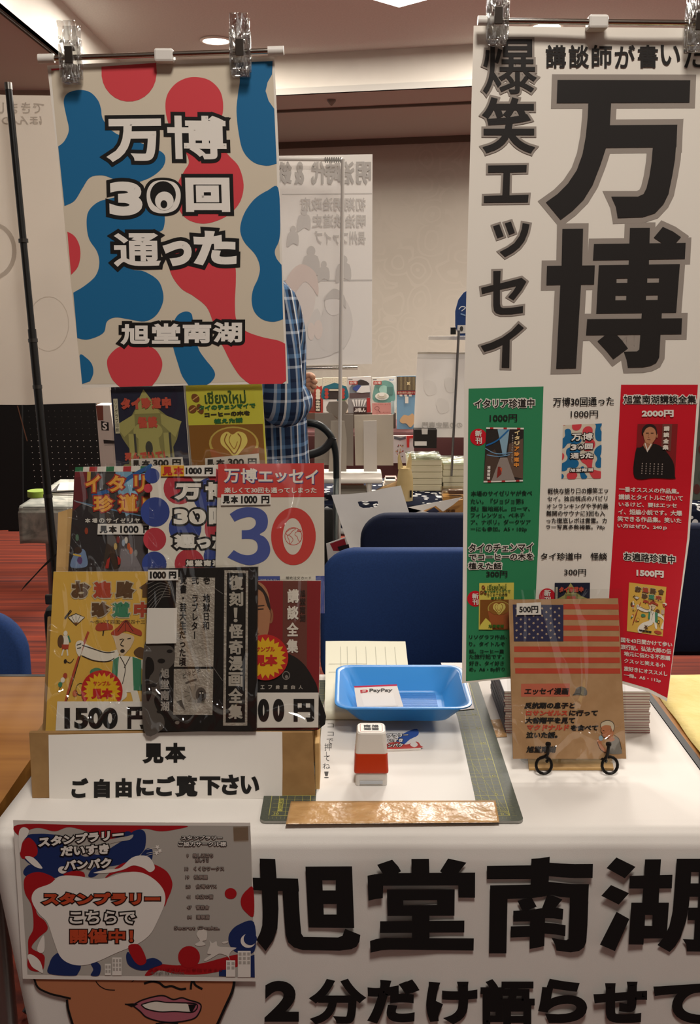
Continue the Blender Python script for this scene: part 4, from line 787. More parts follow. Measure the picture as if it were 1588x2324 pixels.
# front row: black horror manga with silver foil
foil = noisy('silver_foil', '#9a9184', '#b5ac9f', (60, 60, 60), .4, 3, bump=.25, bscale=330, metal=.35, spec=.5); foil_t = M('#b5ada0', .35, .3, .5, 'silver_letter_foil')
def a_black(q):
    q.T = Tm(1, 0, 0); K = M('#171514', .35, spec=.4)
    q.fill([(400,1310),(488,1311),(484,1513),(395,1513)], foil, 1); q.fill([(394.5,1518),(484,1518),(482,1623),(393,1622)], foil, 1)
    q.fill([(509,1294),(563,1295),(561,1647),(506,1647)], foil, 1); q.fill([(515,1300),(558,1301),(555.5,1640),(512,1640)], K, 2)
    for i, ch in enumerate('復刻！怪奇漫画全集'): q.text(ch, 520-.25*i if ch != '！' else 530, 1306+36.6*i, 552-.25*i if ch != '！' else 539, 1339+36.6*i, foil_t, 4, b=1.3, res=4)
    for s_, x, y0, y1 in (('壱　地獄日和', 469, 1306, 1430), ('弐　ラブレター', 443, 1306, 1452), ('覚書・芸大生だった頃', 416, 1306, 1512)): q.vtext(s_, x, y0, y1, K, w=16, l=3, b=.5, lean=-.012)
    q.fill([(404,1293),(404,1340)], K, 1) if 0 else None
    web = M('#8f8a84', .4, .6)
    for k in range(7): q.stroke([(336, 1325+11*k), (362, 1316+7*k), (386, 1324+5*k)], 1.2, web, 2)
    for x, y in ((336,1318),(336,1400),(400,1402)): q.stroke([(384,1318), ((x+384)/2+4, (y+1318)/2), (x,y)], 1.4, web, 2)
    for x, y in ((505,1338),(488,1345)): q.stroke([(488,1336),(506,1348)], 1.2, web, 2, 0); q.stroke([(484,1515),(505,1545)], 1.2, web, 2, 0)
    g = M('#57504a', .5, .3)
    q.blob([(327,1465),(360,1462),(392,1470),(396,1500),(380,1520),(362,1530),(368,1560),(350,1585),(356,1610),(372,1630),(368,1655),(326,1657)], g, 1); q.blob([(330,1500),(345,1495),(350,1520),(338,1540),(345,1570),(333,1590)], K, 2, 3)
    for x, y, r in ((366,1500,9), (385,1478,7), (348,1555,8), (362,1615,7)): q.ell(x, y, r, r*.6, K, 3, 9)
    q.ell(402, 1640, 5, 4, '#6b655d', 2)
    for i, ch in enumerate('旭堂南湖'): q.text(ch, 364, 1517+25*i, 384, 1539+25*i, '#8b847c', 4, b=.8)
    # prowling cat-mask head drawn on the lower foil panel
    d = M('#4b443d', .6); d2 = M('#837a6e', .6)
    q.ell(440, 1575, 22, 19, d2, 2, 20); q.ell(456, 1577, 12, 17, d, 3); q.ell(457, 1579, 7, 12, '#2b2622', 4); q.ell(454, 1573, 2, 2, '#b3aa9c', 5, 8); q.ell(460, 1573, 2, 2, '#b3aa9c', 5, 8)
    q.stroke([(421,1551),(432,1546),(446,1542)], 4, d, 3); q.text('ピキピキ', 415, 1527, 455, 1540, d, 4, slope=-.3); q.fill([(400,1592),(412,1588),(420,1612),(409,1602)], d, 3); q.stroke([(447,1593),(464,1593)], 2.5, d, 4, 0)
    for k in range(9): a = k*.7; q.stroke([(440+10*math.cos(a),1575+8*math.sin(a)), (440+24*math.cos(a),1575+21*math.sin(a))], .8, d, 3, 0)
def p1000(x0, x1, xe, y0, y1, b=1.1):
    def f(q): q.text('1000', x0, y0, x1, y1, BLACK, 2, b=b); q.text('円', x1+6, y0, xe, y1, BLACK, 2, b=b)
    return f
book('sample_book', R1, .0185, [(336,1291),(584,1287),(581,1658),(325,1660)], M('#171514', .35, spec=.4), a_black, 'black comic book with crinkled silver foil panels, in the front middle', 'book', [(333,1286),(587,1281),(584,1660),(322,1660)], th=.012, edge='#242120',
     tags=[('price_label', box4(336,1293,404,1317), '#d2ccc3', p1000(340, 377, 400, 1297, 1313)), ('white_sticker', [(334,1380),(402,1380),(400,1460),(331,1461)], '#d2ccc3', lambda q: None)])
# front row: red storyteller book
def a_red(q):
    q.T = Tm(1, 0, 0); q.fill([(642,1318),(697,1318),(695,1655),(640,1655)], '#63352c', 1)
    q.blob([(484,1520),(560,1476),(600,1474),(650,1482),(684,1502),(708,1535),(722,1572),(722,1656),(484,1656)], '#161312', 2)
    q.blob([(545,1490),(552,1440),(585,1430),(606,1440),(608,1478),(590,1500),(560,1505)], '#96603f', 3); q.blob([(530,1345),(560,1322),(590,1322),(608,1345),(613,1390),(607,1440),(588,1470),(560,1478),(535,1455),(525,1400)], '#a3704f', 4)
    q.blob([(528,1350),(556,1322),(584,1325),(600,1340),(610,1360),(614,1386),(606,1374),(596,1345),(575,1335),(550,1340)], '#2e211c', 5, 4); q.ell(614, 1398, 6, 17, '#8d5a3e', 3); q.stroke([(612,1387),(616,1395),(613,1408)], 1.5, '#6e432e', 5)
    q.stroke([(581,1383),(598,1382)], 3, '#2a1d18', 5, 0); q.stroke([(580,1376),(600,1374)], 2.4, '#33241d', 5); q.stroke([(572,1440),(588,1438)], 2.6, '#7d4a3b', 5, 0); q.stroke([(575,1390),(570,1415),(578,1420)], 1.6, '#80533a', 5)
    for i, ch in enumerate('講談全集'): q.text(ch, 652-.6*i, 1337+38*i, 678-.6*i, 1368+38*i, '#cfc6b9', 6, b=1)
    for i, ch in enumerate('旭堂南湖'): q.text(ch, 680, 1338+19*i, 693, 1354+19*i, '#35221d', 6, b=.5)
    q.ring(649, 1533, 8, 9, 2, '#79716a', 4); q.ell(650, 1536, 3.5, 4, '#79716a', 4)
    for i, ch in enumerate('エフ縁歴自人'): q.text(ch, 591+17.3*i, 1555, 600+17.3*i, 1564, '#a49b90', 4, b=.3)
    q.fill([(478,1652),(722,1652),(722,1656),(478,1656)], '#8b2027', 3)
bt, bf = burst_tag(602, 1492, 52)
def p2000(q):
    for ch, x in (('2', 515), ('0', 550), ('0', 585), ('0', 619)): q.text(ch, x, 1586, x+26, 1638, BLACK, 2, b=3.4, res=6)
    q.text('円', 666, 1586, 713, 1638, BLACK, 2, b=2.8, res=5)
rb = book('sample_book', R1, .0, [(484,1318),(728,1318),(722,1656),(478,1656)], '#7c1d20', a_red, 'red book with the head of a man in a black kimono, at the front right', 'book', [(482,1314),(731,1314),(726,1657),(478,1657)],
     tags=[('round_sticker', bt, '#b3221f', bf), ('price_label', [(505,1572),(723,1572),(722,1651),(503,1652)], '#d6d0c7', p2000)], sfilm=slv2, edge='#d0c8bd')
# second row
def a_italy(q):
    q.T = Tm(1, 0, 0); q.fill([(171,1060),(416,1055),(415,1070),(170,1071)], '#cfc8bc', 1)
    for i, (x, c) in enumerate(((171,'#2c6b45'),(203,'#a02c2c'),(241,'#2c6b45'),(280,'#a52e33'),(319,'#2c6b45'),(360,'#a02c2c'))): q.fill([(x,1060-i*.5),(x+18,1059.6-i*.5),(x+17,1070),(x-1,1070)], c, 2)
    q.fill([(170,1071),(198,1071),(196,1110),(167,1118)], '#6f2327', 1); q.fill([(198,1071),(206,1071),(205,1095),(197,1098)], '#b89a44', 2); q.fill([(168,1085),(190,1080),(200,1130),(166,1160)], '#5c1f22', 2)
    q.fill([(262,1071),(300,1071),(306,1110),(305,1160),(286,1172),(262,1100)], '#6f97ad', 2); q.fill([(285,1085),(335,1072),(325,1150),(300,1140)], '#88b3c8', 2); q.fill([(300,1108),(318,1107),(318,1113),(300,1114)], '#2a3d4c', 3)
    q.fill([(205,1071),(262,1075),(272,1140),(240,1200),(200,1160)], '#3b3735', 1); q.fill([(225,1075),(232,1075),(234,1110),(226,1112)], '#77787a', 3); q.fill([(314,1090),(342,1085),(342,1160),(310,1160)], '#4a4038', 3)
    q.stroke([(208,1124),(250,1112),(300,1080),(345,1056)], 9, '#27548a', 3); q.stroke([(172,1138),(260,1158),(342,1175)], 3, '#56758f', 3); q.stroke([(168,1136),(250,1165)], 2, '#8a8a8a', 3)
    q.fill([(255,1215),(340,1215),(335,1300),(225,1300)], '#4c4546', 2); q.fill([(274,1245),(300,1245),(322,1290),(330,1300),(268,1300)], '#7a7376', 3); q.fill([(245,1215),(272,1205),(268,1260),(250,1290),(232,1290)], '#3b2f26', 3)
    for x, y, c in ((262,1240,'#a98a3c'),(280,1232,'#8a97a5'),(292,1240,'#b5552c'),(297,1250,'#c25a2c'),(286,1226,'#c9c0b2'),(308,1255,'#8a8784'),(196,1205,'#8c3a24'),(175,1220,'#4d6a55'),(268,1225,'#7a2c28')): q.ell(x, y, 4, 8, c, 4, 10)
    q.blob([(176,1250),(188,1246),(195,1256),(197,1285),(162,1288),(163,1268)], '#6f83a3', 4); q.ell(177, 1249, 9, 8, '#3a2a22', 5, 12); q.stroke([(166,1258),(184,1262)], 4, '#c3a044', 5, 0); q.ell(181, 1272, 6, 9, '#5a3f6b', 5, 10)
    q.blob([(246,1262),(256,1255),(270,1262),(274,1275),(268,1290),(240,1290)], '#241d1c', 4); q.fill([(243,1270),(250,1264),(246,1290),(238,1290)], '#a22c22', 5); q.fill([(266,1262),(274,1268),(273,1280),(268,1282)], '#a22c22', 5)
    o_, ye = '#9c2e24', '#d79a3e'
    for ch, x0, y0, x1, y1 in (('イ', 194, 1079, 227, 1117), ('タ', 246, 1079, 283, 1116), ('リ', 305, 1079, 330, 1117), ('ア', 362, 1079, 395, 1117), ('珍', 213, 1124, 256, 1162), ('道', 269, 1122, 311, 1161), ('中', 324, 1122, 362, 1162)): q.text(ch, x0, y0, x1, y1, ye, 8, b=1.6, out=o_, ow=3, res=4)
    for i, ch in enumerate('本場のサイゼリヤを探して'): q.text(ch, 193+16*i, 1176, 205+16*i, 1187, '#c9c3b8', 8, b=.4)
def t_sample(x0, y0, x1, y1, sp=1): # 見本 1000 円
    def f(q):
        h = y1-y0; w = x1-x0
        for ch, a, b in (('見', .03, .17), ('本', .19, .33), ('1000', .39, .71), ('円', .79, .95)): q.text(ch, x0+w*a, y0+h*.16, x0+w*b, y0+h*.86, BLACK, 2, b=.9)
    return f
book('sample_book', R2, 0, [(171,1060),(416,1055),(405,1395),(148,1395)], '#2a2526', a_italy, 'dark street-photo book with big orange title letters, in the upper row at left', 'book', [(157,1053),(344,1050),(338,1306),(148,1306)],
     tags=[('price_label', [(222,1189),(340,1188),(339,1213),(221,1213)], '#d4cec5', t_sample(222, 1189, 352, 1213))])
def a_dots(q):
    q.T = Tm(1, 0, 0); R_, B_ = '#a8323c', '#2d3d7c'
    for x, y, r, c in ((345,1080,17,B_),(407,1108,36,R_),(352,1162,33,B_),(420,1198,37,B_),(351,1224,26,R_),(430,1280,34,R_),(350,1280,28,B_),(478,1125,40,B_),(500,1200,36,R_),(492,1262,30,B_),(486,1078,15,R_),(336,1108,10,R_),(540,1140,40,R_),(550,1240,36,B_)): q.ell(x, y, r, r*1.02, c, 1, 28)
    for s_, x0, y0, x1, y1 in (('万', 399, 1097, 456, 1134), ('博', 466, 1094, 524, 1134), ('30', 394, 1155, 467, 1190), ('回', 474, 1152, 520, 1190), ('通', 396, 1213, 443, 1244), ('っ', 447, 1222, 478, 1245), ('た', 482, 1212, 522, 1246)): q.text(s_, x0, y0, x1, y1, '#d3ccc0', 5, b=3, out=BLACK, ow=4.5, res=5)
    q.stroke([(438,1160),(450,1184)], 4, BLACK, 6, 0)
    for i, ch in enumerate('旭堂南湖'): q.text(ch, 422+20*i, 1271, 439+20*i, 1285, '#cfc8bc', 5, b=1, out=BLACK, ow=2)
book('sample_book', R2, .011, [(343,1059),(588,1052),(582,1393),(331,1393)], '#d1c9bb', a_dots, 'white book with red and blue dots, in the middle of the upper row', 'book', [(342,1051),(590,1046),(586,1306),(334,1306)],
     tags=[('sample_label', box4(365,1056,418,1081), '#d29a22', lambda q: (q.text('見', 369, 1059, 391, 1079, '#b2271f', 2, b=1.2), q.text('本', 394, 1059, 416, 1079, '#b2271f', 2, b=1.2))), ('price_label', box4(418,1057,490,1081), '#d4cec5', p1000(421, 458, 483, 1061, 1076))])
def a_thirty(q):
    q.T = Tm(1, 0, 0); R_, B_, Wt = '#b93a34', '#434f8c', '#d6cec2'
    q.fill([(495,1053),(735,1051),(735.5,1128),(493,1129)], R_, 1); q.fill([(488,1308),(736,1307),(736,1392),(486,1392)], B_, 1)
    for ch, x0, y0, x1, y1 in (('万', 508, 1064, 543, 1095), ('博', 546, 1063, 583, 1096), ('エ', 586, 1070, 618, 1093), ('ッ', 624, 1072, 650, 1094), ('セ', 655, 1065, 688, 1096), ('イ', 693, 1066, 721, 1098)): q.text(ch, x0, y0, x1, y1, Wt, 5, b=.9, res=4); q.text(ch, x0+2, y0+2, x1+2, y1+2, '#39407c', 3, b=.9, res=4)
    q.text('楽しくて30回も通ってしまった', 509, 1106, 718, 1119, Wt, 5, b=.4)
    q.T = Tm(.2267, 400, 1030)
    q.fill([tuple(v) for v in cr3([Vector(p) for p in [(535,603),(600,560),(670,538),(740,533),(830,548),(890,590),(915,650),(912,720),(885,770),(835,806),(885,835),(925,890),(940,960),(925,1020),(880,1070),(810,1102),(730,1115),(640,1095),(560,1060),(512,1036)]], 5)]+[(575,963)]+[tuple(v) for v in cr3([Vector(p) for p in [(575,963),(630,995),(690,1013),(750,1010),(800,980),(815,930),(800,880),(760,855),(700,850),(655,853)]], 5)]+[(655,765)]+[tuple(v) for v in cr3([Vector(p) for p in [(655,765),(720,762),(770,740),(795,700),(785,655),(740,633),(680,640),(620,660),(583,680)]], 5)], B_, 2)
    q.ell(1172, 826, 224, 288, R_, 2, 48); q.ell(1165, 827, 100, 183, '#c9c0b2', 3, 40)
    q.ring(1172, 825, 86, 87, 6, R_, 4)
    for pts in ([(1095,790),(1130,760),(1170,745),(1195,752),(1165,770),(1140,800),(1112,815)], [(1115,810),(1150,830),(1168,860),(1150,890),(1135,900),(1128,860),(1112,830)], [(1190,790),(1225,775),(1255,800),(1250,860),(1225,872),(1210,830),(1188,815)], [(1210,770),(1240,758),(1252,775)]): q.stroke(pts+[pts[0]], 5, R_, 4, 3)
    q.T = Tm(1, 0, 0); q.text('万博コスプレ', 590, 1314, 632, 1319, Wt, 4)
b30 = book('sample_book', R2, .022, [(495,1054),(735,1052),(736,1392),(486,1392)], '#c9c0b2', a_thirty, 'book with a giant blue 3 and red 0, at the right of the upper row', 'book', [(492,1046),(735,1042),(737,1390),(486,1392)],
     tags=[('price_label', [(502,1122),(614,1121),(614,1145),(501,1147)], '#d4cec5', t_sample(502, 1121, 617, 1146)), ('order_slip', box4(635,1303,716,1318), '#cbc3b4', lambda q: q.text('補充注文カード', 648, 1308, 706, 1315, '#4c4740', 2))], sfilm=slv2)
# two small folded booklets hung under the poster
R3 = Plane((0, 1.372, 1.2), lean=2)
def a_thai(q):
    global sh; sh = q; q.T = quadT((251,885),(416,882),(433,1100),(267,1110), 1, 1); T0 = q.T
    q.T = lambda p: T0(np.asarray(p, float)*np.array([1, 1])); thai_art(1)
def a_coffee(q):
    global sh; sh = q; q.T = quadT((421,883),(594,879.5),(609,1108),(440,1112)); coffee_art(1, '#b8b23a', '#7a501c')
def t300(x0, y0, x1, y1):
    def f(q):
        w = x1-x0; h = y1-y0
        for ch, a, b in (('見', .03, .17), ('本', .21, .37), ('300', .43, .73), ('円', .8, .97)): q.text(ch, x0+w*a, y0+h*.2-3*a, x0+w*b, y0+h*.9-3*a, BLACK, 2, b=.9)
    return f
book('folded_booklet', R3, 0, [(251,870),(416,868),(433,1100),(267,1110)], '#1d2033', a_thai, 'dark blue booklet with an ochre temple building, hung below the poster', 'booklet', [(247,868),(420,866),(436,1104),(262,1112)], th=.002,
     tags=[('price_label', [(297,1042),(414,1037),(418,1066),(298,1070)], '#bdb7ae', t300(297, 1040, 414, 1062))], sfilm=slv2)
book('folded_booklet', R3, .0005, [(421,868),(594,865),(609,1108),(440,1112)], '#b8b23a', a_coffee, 'yellow booklet with a latte art coffee cup, hung below the poster', 'booklet', [(420,866),(598,863),(613,1110),(436,1114)], th=.002,
     tags=[('price_label', [(465,1040),(587,1029),(590,1058),(466,1068)], '#bdb7ae', t300(465, 1038, 586, 1060))], sfilm=slv2)

# ------------------------------------------------------------------ cutting mat, tape, papers
class Flat:
    n = np.array([0, 0, 1.])
    def __init__(s, z): s.z = z
    def hit(s, xy, off=0): return np.stack([xy[:, 0], xy[:, 1], np.full(len(xy), s.z)+off], -1)
def rrect(x0, y0, x1, y1, r, n=6):
    out = []
    for cx, cy, a0 in ((x1-r, y1-r, 0), (x0+r, y1-r, 90), (x0+r, y0+r, 180), (x1-r, y0+r, 270)):
        out += [(cx+r*math.cos(math.radians(a0+90*k/n)), cy+r*math.sin(math.radians(a0+90*k/n))) for k in range(n+1)]
    return out
ym = M('#a8a352', .6, name='mat_line_ink')
mat_o = Sheet(Flat(.7035), 0, .00008); mat_o.slab(rrect(-.1115, 1.111, .2145, 1.566, .008), noisy('grey_green_mat', '#474b41', '#4f5348', (300, 300, 300), .55, 2), .0032, M('#9c9a92', .5))
gx0, gx1, gy0 = -.098, .199, 1.124
for i in range(31): x = gx1-.01*i; mat_o.rect(x-.00018 if i % 5 else x-.0004, gy0, x+.00018 if i % 5 else x+.0004, gy0+.43, ym, 1)
for j in range(44): y = gy0+.01*j; mat_o.rect(gx0, y-.00018 if j % 5 else y-.0004, gx1, y+.00018 if j % 5 else y+.0004, ym, 1)
for j in range(0, 431, 2): mat_o.rect(gx1+.003, gy0+j*.001-.0001, gx1+(.0065 if j % 10 else .009), gy0+j*.001+.0001, ym, 1) if j % 4 == 0 else None
for i in range(0, 301, 5): mat_o.rect(gx1-i*.001-.0001, gy0-.008, gx1-i*.001+.0001, gy0-.003, ym, 1)
def flip(x0, y0, x1, y1): return dict(x0=x0, y0=-y1, x1=x1, y1=-y0)
mat_o.T = lambda p: np.asarray(p, float)*np.array([1, -1])
for j in range(0, 9): d_ = str(5*j); mat_o.text(d_, gx1-.011, -(gy0+.05*j+.006), gx1-.003-(.004 if len(d_) == 1 else 0), -(gy0+.05*j+.001), ym, 3)
mat_o.text('30', gx0+.002, -(gy0+.007), gx0+.009, -(gy0+.001), ym, 3)
mat_o.T = lambda p: np.asarray(p, float); mat_o.rect(-.091, 1.134, -.085, 1.166, ym, 2)
mat_o.T = lambda p: np.stack([-.0865-np.asarray(p, float)[:, 1], 1.136+np.asarray(p, float)[:, 0]], 1)*np.array([1, 1]); mat_o.text('CENTIMETERS', 0, -.001, .028, .0035, M('#3c4038', .6), 4)
mat_o.T = lambda p: np.asarray(p, float)
for k in range(1, 5): mat_o.stroke([(gx1, gy0), (gx1-.12*k/4, gy0+.14)], .0004, ym, 2, 0)
mo = mat_o.build('cutting_mat'); tag(mo, 'grey green cutting mat with a yellow centimetre grid on the white cloth', 'cutting mat')
def flat_px(z, pts): return [(PZ(x, y, z).x, PZ(x, y, z).y) for x, y in pts]
zt_ = .7042
wp = M('#d8d4ce', .6, name='plain_white_paper')
hw = Sheet(Flat(zt_), 0, .00006); hw.slab(flat_px(zt_, [(716,1820),(1079,1820),(1078,1813),(1039,1633),(1010,1540),(1005,1525),(752,1525),(733,1603),(722,1740)]), wp, .0003)
hs = Sheet(table_plane(zt_), 0, .00006)
for ch, x, y, w, h in (('コ', 743, 1642, 14, 9), ('コ', 743, 1661, 14, 9), ('で', 741, 1676, 15, 13), ('押', 736, 1687, 16, 17), ('し', 740, 1706, 8, 12), ('て', 735, 1715, 13, 12), ('ね', 732, 1732, 17, 13), ('！', 735, 1751, 11, 15)): hs.text(ch, x, y, x+w, y+h, '#3a3734', 2)
po_ = hw.build('paper_sheet'); tag(po_, 'plain white paper on the cutting mat with handwriting along its left edge', 'paper'); hs.build('handwriting', po_)
ps = Sheet(Flat(.7046), 0); ps.slab(flat_px(.7046, [(1000,1504),(1052,1504),(1076,1608),(1040,1612)]), M('#ddd3cf', .6), .0003)
tag(ps.build('paper_sheet'), 'loose pale paper slip sticking out to the right of the blue tray', 'paper')
tp = Sheet(Flat(.7046), 0); tapem = noisy('kraft_tape', '#b48a58', '#c29a68', (25, 90, 10), .3, 3, bump=.35, bscale=45, spec=.6)
mb = MB(); a0, a1, a2, a3 = [PZ(x, y, .7044) for x, y in ((648,1871),(1133,1867),(1124,1817),(660,1819))]
mb.grid(lambda u, v: (a0*(1-u)+a1*u)*(1-v)+(a3*(1-u)+a2*u)*v+Vector((0, 0, .0004+.0005*math.sin(u*31+v*3)*math.sin(v*3.1))), 80, 10); tag(mb.build('kraft_tape_strip', tapem, None, 'all', solid=.0002), 'shiny brown packing tape strip along the front edge of the cutting mat', 'tape')
mb = MB(); b_ = [PZ(x, y, .7008) for x, y in ((1118,1674),(1150,1672),(1143,1632),(1112,1634))]; mb.prism(b_, (0, 0, .0004)); tag(mb.build('kraft_tape_strip', tapem), 'short brown tape piece left of the stack of thin books', 'tape')

# ledger under the tray
lg = thing('open_ledger', (.0, 1.50, .703), 'cream folded order ledger lying under the blue tray', 'notebook')
n0 = [PZ(737, 1632, .7045), PZ(985, 1632, .7045)]
cream = M('#d8d6c2', .7, name='ledger_paper')
xa, xb2 = n0[0].x, .10
def led(u, v):
    y = 1.405+.225*v; x = xa+(xb2-xa)*u-.004*v
    return Vector((x, y, .7193+.030*max(0, (v-.45)/.55)**1.3+.0005*math.sin(u*5)))
mb = MB(); top = [[led(i/14, j/14) for j in range(15)] for i in range(15)]
rings = []
for i in range(15):
    f = [Vector((top[i][0].x, 1.405-.004*math.sin(t), .7125-.0075*math.cos(t))) for t in np.linspace(0, math.pi, 7)]
    bot = [Vector((p.x, p.y, .7048+max(0, .026*max(0, (k/14-.45)/.55)**1.3))) for k, p in list(enumerate(top[i]))[::-1]]
    rings.append(f+top[i][1:]+bot[:-1])
mb.loft(rings); mb.build('pages', cream, lg, True)
ln = M('#8d8f86', .7)
q = MB()
for u in (.19, .27, .38, .5, .62, .74, .86): q.tube([led(u, v)+Vector((0, 0, .0004)) for v in np.linspace(.55, .93, 6)], .00025, 4)
for v in (.62, .72): q.tube([led(u, v)+Vector((0, 0, .0004)) for u in np.linspace(.04, .5, 6)], .0002, 4)
q.build('ruled_lines', ln, lg)
# tray
bluep = M('#2f82cb', .28, spec=.5, name='blue_plastic')
tr = thing('coin_tray', (.078, 1.415, .7165), 'bright blue plastic coin tray lying on the cream ledger', 'tray')
def rr3(sx, sy, r, z, cx=.078, cy=1.418): return [Vector((x, y, z)) for x, y in rrect(cx-sx, cy-sy, cx+sx, cy+sy, r, 5)]
mb = MB(); zb = .7205
mb.loft([rr3(.066, .052, .016, zb), rr3(.070, .056, .018, zb+.002), rr3(.094, .079, .022, zb+.031), rr3(.1005, .0855, .024, zb+.0325), rr3(.1005, .0855, .024, zb+.0345), rr3(.098, .083, .023, zb+.0352), rr3(.0925, .0775, .022, zb+.0335), rr3(.068, .054, .017, zb+.0045), rr3(.063, .049, .015, zb+.0028)])
mb.build('tray_body', bluep, tr, True)
mb = MB()
for k in range(28): y = 1.376+.084*k/27; mb.box((.078, y, zb+.0034), (.112, .0011, .0016))
mb.build('bottom_ribs', bluep, tr)
# payment card standing in the tray
CPL = Plane((.045, 1.376, .7262), lean=62)
pc = Sheet(CPL, 0, .0001); pc.slab([(803,1557),(900,1553),(917,1610),(812,1615)], M('#ddd8d3', .4), .003); pc.fill([(803,1557),(900,1553),(901,1556.5),(804,1560.5)], '#b31844', 1)
pc.fill([(817,1566),(832,1565),(835,1567),(834,1571),(828,1572),(823,1572),(822,1573),(818,1573)], '#b3232f', 2); pc.stroke([(820,1571),(829,1569),(830,1567),(822,1568)], 1, '#ddd8d3', 4, 0)
pc.text('PayPay', 838, 1563, 890, 1573, '#4b4846', 2, b=.5, slope=-.02); pc.fill([(818,1575),(892,1572),(898,1600),(826,1603)], '#e3dfda', 1); pc.stroke([(825,1606),(903,1602)], 1, '#b9b2ac', 2, 0)
tag(pc.build('payment_card'), 'white payment card with a red stripe lying in the blue tray', 'card')
# stamp
sx, sy = .028, 1.2165
stp = thing('stamp', (sx, sy, .7046), 'red and white self-inking stamp standing on the white paper', 'stamp')
def rs(w, z, r=.003, dy=0): return [Vector((x, y, z)) for x, y in rrect(sx-w/2, sy-w/2*.85+dy, sx+w/2, sy+w/2*.85+dy, r, 4)]
ivory = M('#dcd6cd', .35, spec=.4, name='ivory_plastic')
mb = MB(); mb.loft([rs(.0415, .7046), rs(.0415, .7216), rs(.040, .7226)]); mb.build('base', M('#cfc9c2', .35, name='stamp_base'), stp)
mb = MB(); mb.loft([rs(.0445, .7226), rs(.0455, .7246, .004), rs(.0425, .7485, .004), rs(.0415, .7495, .004)]); mb.build('grip_band', M('#b8330f', .35, spec=.4, name='red_plastic'), stp)
mb = MB(); mb.loft([rs(.0415, .7495, .004), rs(.042, .7505, .004), rs(.0375, .7765, .006), rs(.035, .7785, .006)]); mb.build('cap', ivory, stp)
tq = Sheet(Flat(.7786), 0, .0001); tq.slab([(x, y) for x, y in rrect(sx-.0155, sy-.0132, sx+.0155, sy+.0132, .003, 3)], M('#e0dbd3', .4), .0001)
tq.T = lambda p: np.stack([np.asarray(p, float)[:, 0], 2*sy-np.asarray(p, float)[:, 1]], 1)
for ch, i, j in (('南', 0, 0), ('旭', 1, 0), ('湖', 0, 1), ('堂', 1, 1)): tq.text(ch, sx-.010+.0105*i, sy-.009+.009*j, sx-.0005+.0105*i, sy-.001+.009*j, BLACK, 2, b=.0005)
rq = rrect(sx-.0145, sy-.0122, sx+.0145, sy+.0122, .003, 3); tq.stroke(rq+[rq[0]], .0006, '#a5371f', 1, 0)
tq.build('name_plate', stp)
mb = MB(); mb.box((sx, sy-.01885, .7095), (.03, .0008, .004)); mb.build('clear_window', M('#b9bcc0', .2), stp)
# stamp card pile
cz = .7075; cs = Sheet(table_plane(cz), 0, .0001); cs.slab([(868,1656),(949,1653),(955,1698),(872,1701)], M('#ddd7d0', .5), .003)
cs.blob([(905,1672),(925,1660),(946,1654),(949,1668),(930,1678),(915,1690),(900,1688)], '#35539a', 1, 3); cs.blob([(874,1690),(900,1683),(920,1690),(945,1683),(954,1692),(954,1697),(873,1700)], '#b8463f', 1, 3); cs.blob([(930,1690),(940,1683),(948,1690),(940,1696)], '#ddd7d0', 2, 3)
for s_, x0, y0, x1, y1 in (('プラリー', 878, 1665, 926, 1674), ('いすき', 880, 1677, 914, 1685), ('ンパク', 880, 1688, 914, 1696)): cs.text(s_, x0, y0, x1, y1, '#ddd7d0', 4, b=.5, out=BLACK, ow=1, slope=-.04)
tag(cs.build('stamp_card'), 'small red and blue stamp card on the white paper behind the stamp', 'card')

